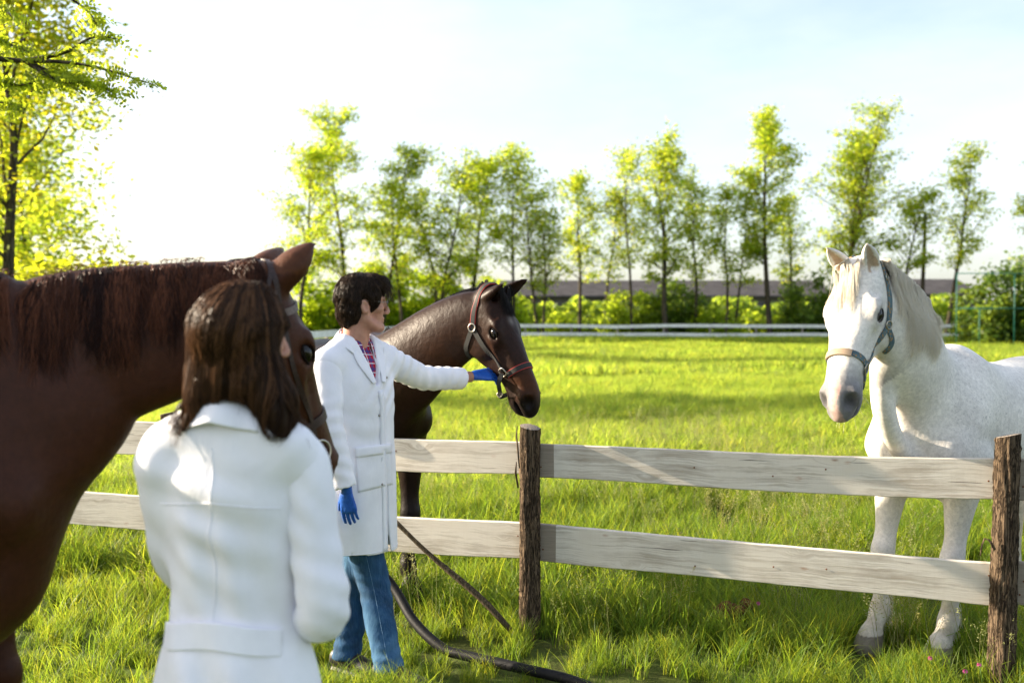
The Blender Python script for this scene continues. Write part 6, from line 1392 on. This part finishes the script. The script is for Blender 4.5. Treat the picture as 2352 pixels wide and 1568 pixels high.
    for w, e, sg in ((wR, eR, 1), (wL, eL, -1)):
        d = (w - e).normalized(); v3, q3 = hand_mesh(w + d * .02, d, (0, 0, 1), sg, (.3, .35, .4, .45), (.5, .8, .2, .3, .2), .005, .9); mobj('hand', v3, q3, M_SKIN, root)
    # head and hair
    fh = Vector((.80, .60, -.05)); lh = Vector((-.60, .80, 0)).normalized(); HC = P(562, 792, 2.37); vv, Q, fr = human_head(HC, fh, lh, B(-.005, 0, 1.32), .006, True, .95); mobj('body', vv, Q, M_SKIN, root)
    rng = np.random.default_rng(71); HM = hair_mat('long_brown_hair', (.012, .0058, .0036), (.15, .070, .033), .36)
    F = Field((-1.0, 2.1, 1.25), (-.40, 2.70, 1.76), .0075); A = (fr.f, fr.l, fr.u)
    F.ell(fr(-.018, 0, .040), (.112, .096, .098), A, .01)
    dn = lambda x, y, z: fr(x, y, 0) + Vector((0, 0, z))
    F.chain([(P(572, 715, 2.37), .072, .070), (P(562, 760, 2.37), .104, .086), (P(557, 820, 2.37), .116, .084), (P(555, 870, 2.36), .118, .074), (P(553, 905, 2.355), .114, .060)], (1, 0, 0), .03, 26)
    F.chain([(P(620, 860, 2.34), .052, .05), (P(632, 920, 2.32), .046, .045), (P(642, 970, 2.31), .034, .035), (P(650, 998, 2.30), .020, .02)], (1, 0, 0), .03); F.chain([(P(475, 850, 2.35), .034, .04), (P(458, 910, 2.33), .026, .03), (P(436, 960, 2.315), .016, .02), (P(420, 992, 2.31), .006, .006)], (1, 0, 0), .03)
    F.ell(fr(.135, .0, -.035), (.098, .10, .16), A, .01, 'sub'); F.ell(fr(.080, -.090, -.03), (.040, .050, .075), A, .01, 'sub')
    F.ell(P(523, 985, 2.27), (.060, .12, .060), None, .012, 'sub')
    F.warp(lambda X, Y, Z: .0022 * fold_noise(X, Y, Z * .08, 110, 3)); v3, q3 = F.mesh(); hair = mobj('hair', v3, q3, HM, root, True, np.full((len(v3), 3), .10)); hbv = bvh_of(v3, q3); cut_z = HC.z
    ly = [655, 672, 700, 750, 800, 880, 960, 1005]; lx = [560, 520, 492, 448, 430, 419, 411, 405]; rx = [590, 620, 643, 668, 676, 680, 686, 688]; dd = [.02, .055, .082, .104, .108, .095, .080, .075]
    bx = [405, 425, 445, 462, 520, 585, 615, 650, 680, 694]; by = [985, 1003, 965, 922, 914, 945, 985, 1010, 1000, 960]
    paths = []; cc = []; lk = [(rng.uniform(-1, 1), rng.uniform() ** 2, rng.normal(0, .012)) for _ in range(70)]
    for i in range(4200):          # straight strands falling from the crown
        k = lk[rng.integers(0, 70)]; u = np.clip(k[0] + rng.normal(0, .035), -1, 1); y0 = rng.uniform(656, 690) if rng.uniform() < .55 else rng.uniform(690, 850); xe = np.interp(960, ly, lx) * (1 - u) / 2 + np.interp(960, ly, rx) * (1 + u) / 2; y1 = np.interp(xe, bx, by) + 10 * rng.normal() - 60 * (rng.uniform() < .15); pts = []; lift = rng.uniform(.0, .007); n_ = 8
        for j in range(n_):
            y = y0 + (y1 - y0) * j / (n_ - 1); q = u + (k[2] * math.sin(j * .7 + k[0] * 9)); x = np.interp(y, ly, lx) * (1 - q) / 2 + np.interp(y, ly, rx) * (1 + q) / 2; d = np.interp(y, ly, dd) * math.sqrt(max(0, 1 - u * u * .98)); w = P(x, y, 2.372 - d - lift)
            h, hn = near(hbv, w); sd = (w - h).dot(hn)
            if sd < .002 or sd > .014: w = h + hn * (.003 + lift) if sd < .03 or y < 900 else w
            h, hn = near(bv, w)
            if (w - h).dot(hn) < .008: w = h + hn * (.008 + .006 * rng.uniform())
            pts.append(tuple(w))
        paths.append(pts); cc.append(np.clip(k[1] + rng.normal(0, .12), 0, 1))
    v4, f4 = strands(paths, rng.uniform(.0007, .0014, len(paths)), rng, 12); mobj('hair_lock', v4, f4, HM, hair, True, np.repeat(np.array(cc), 36)[:, None].repeat(3, 1))
make_woman()
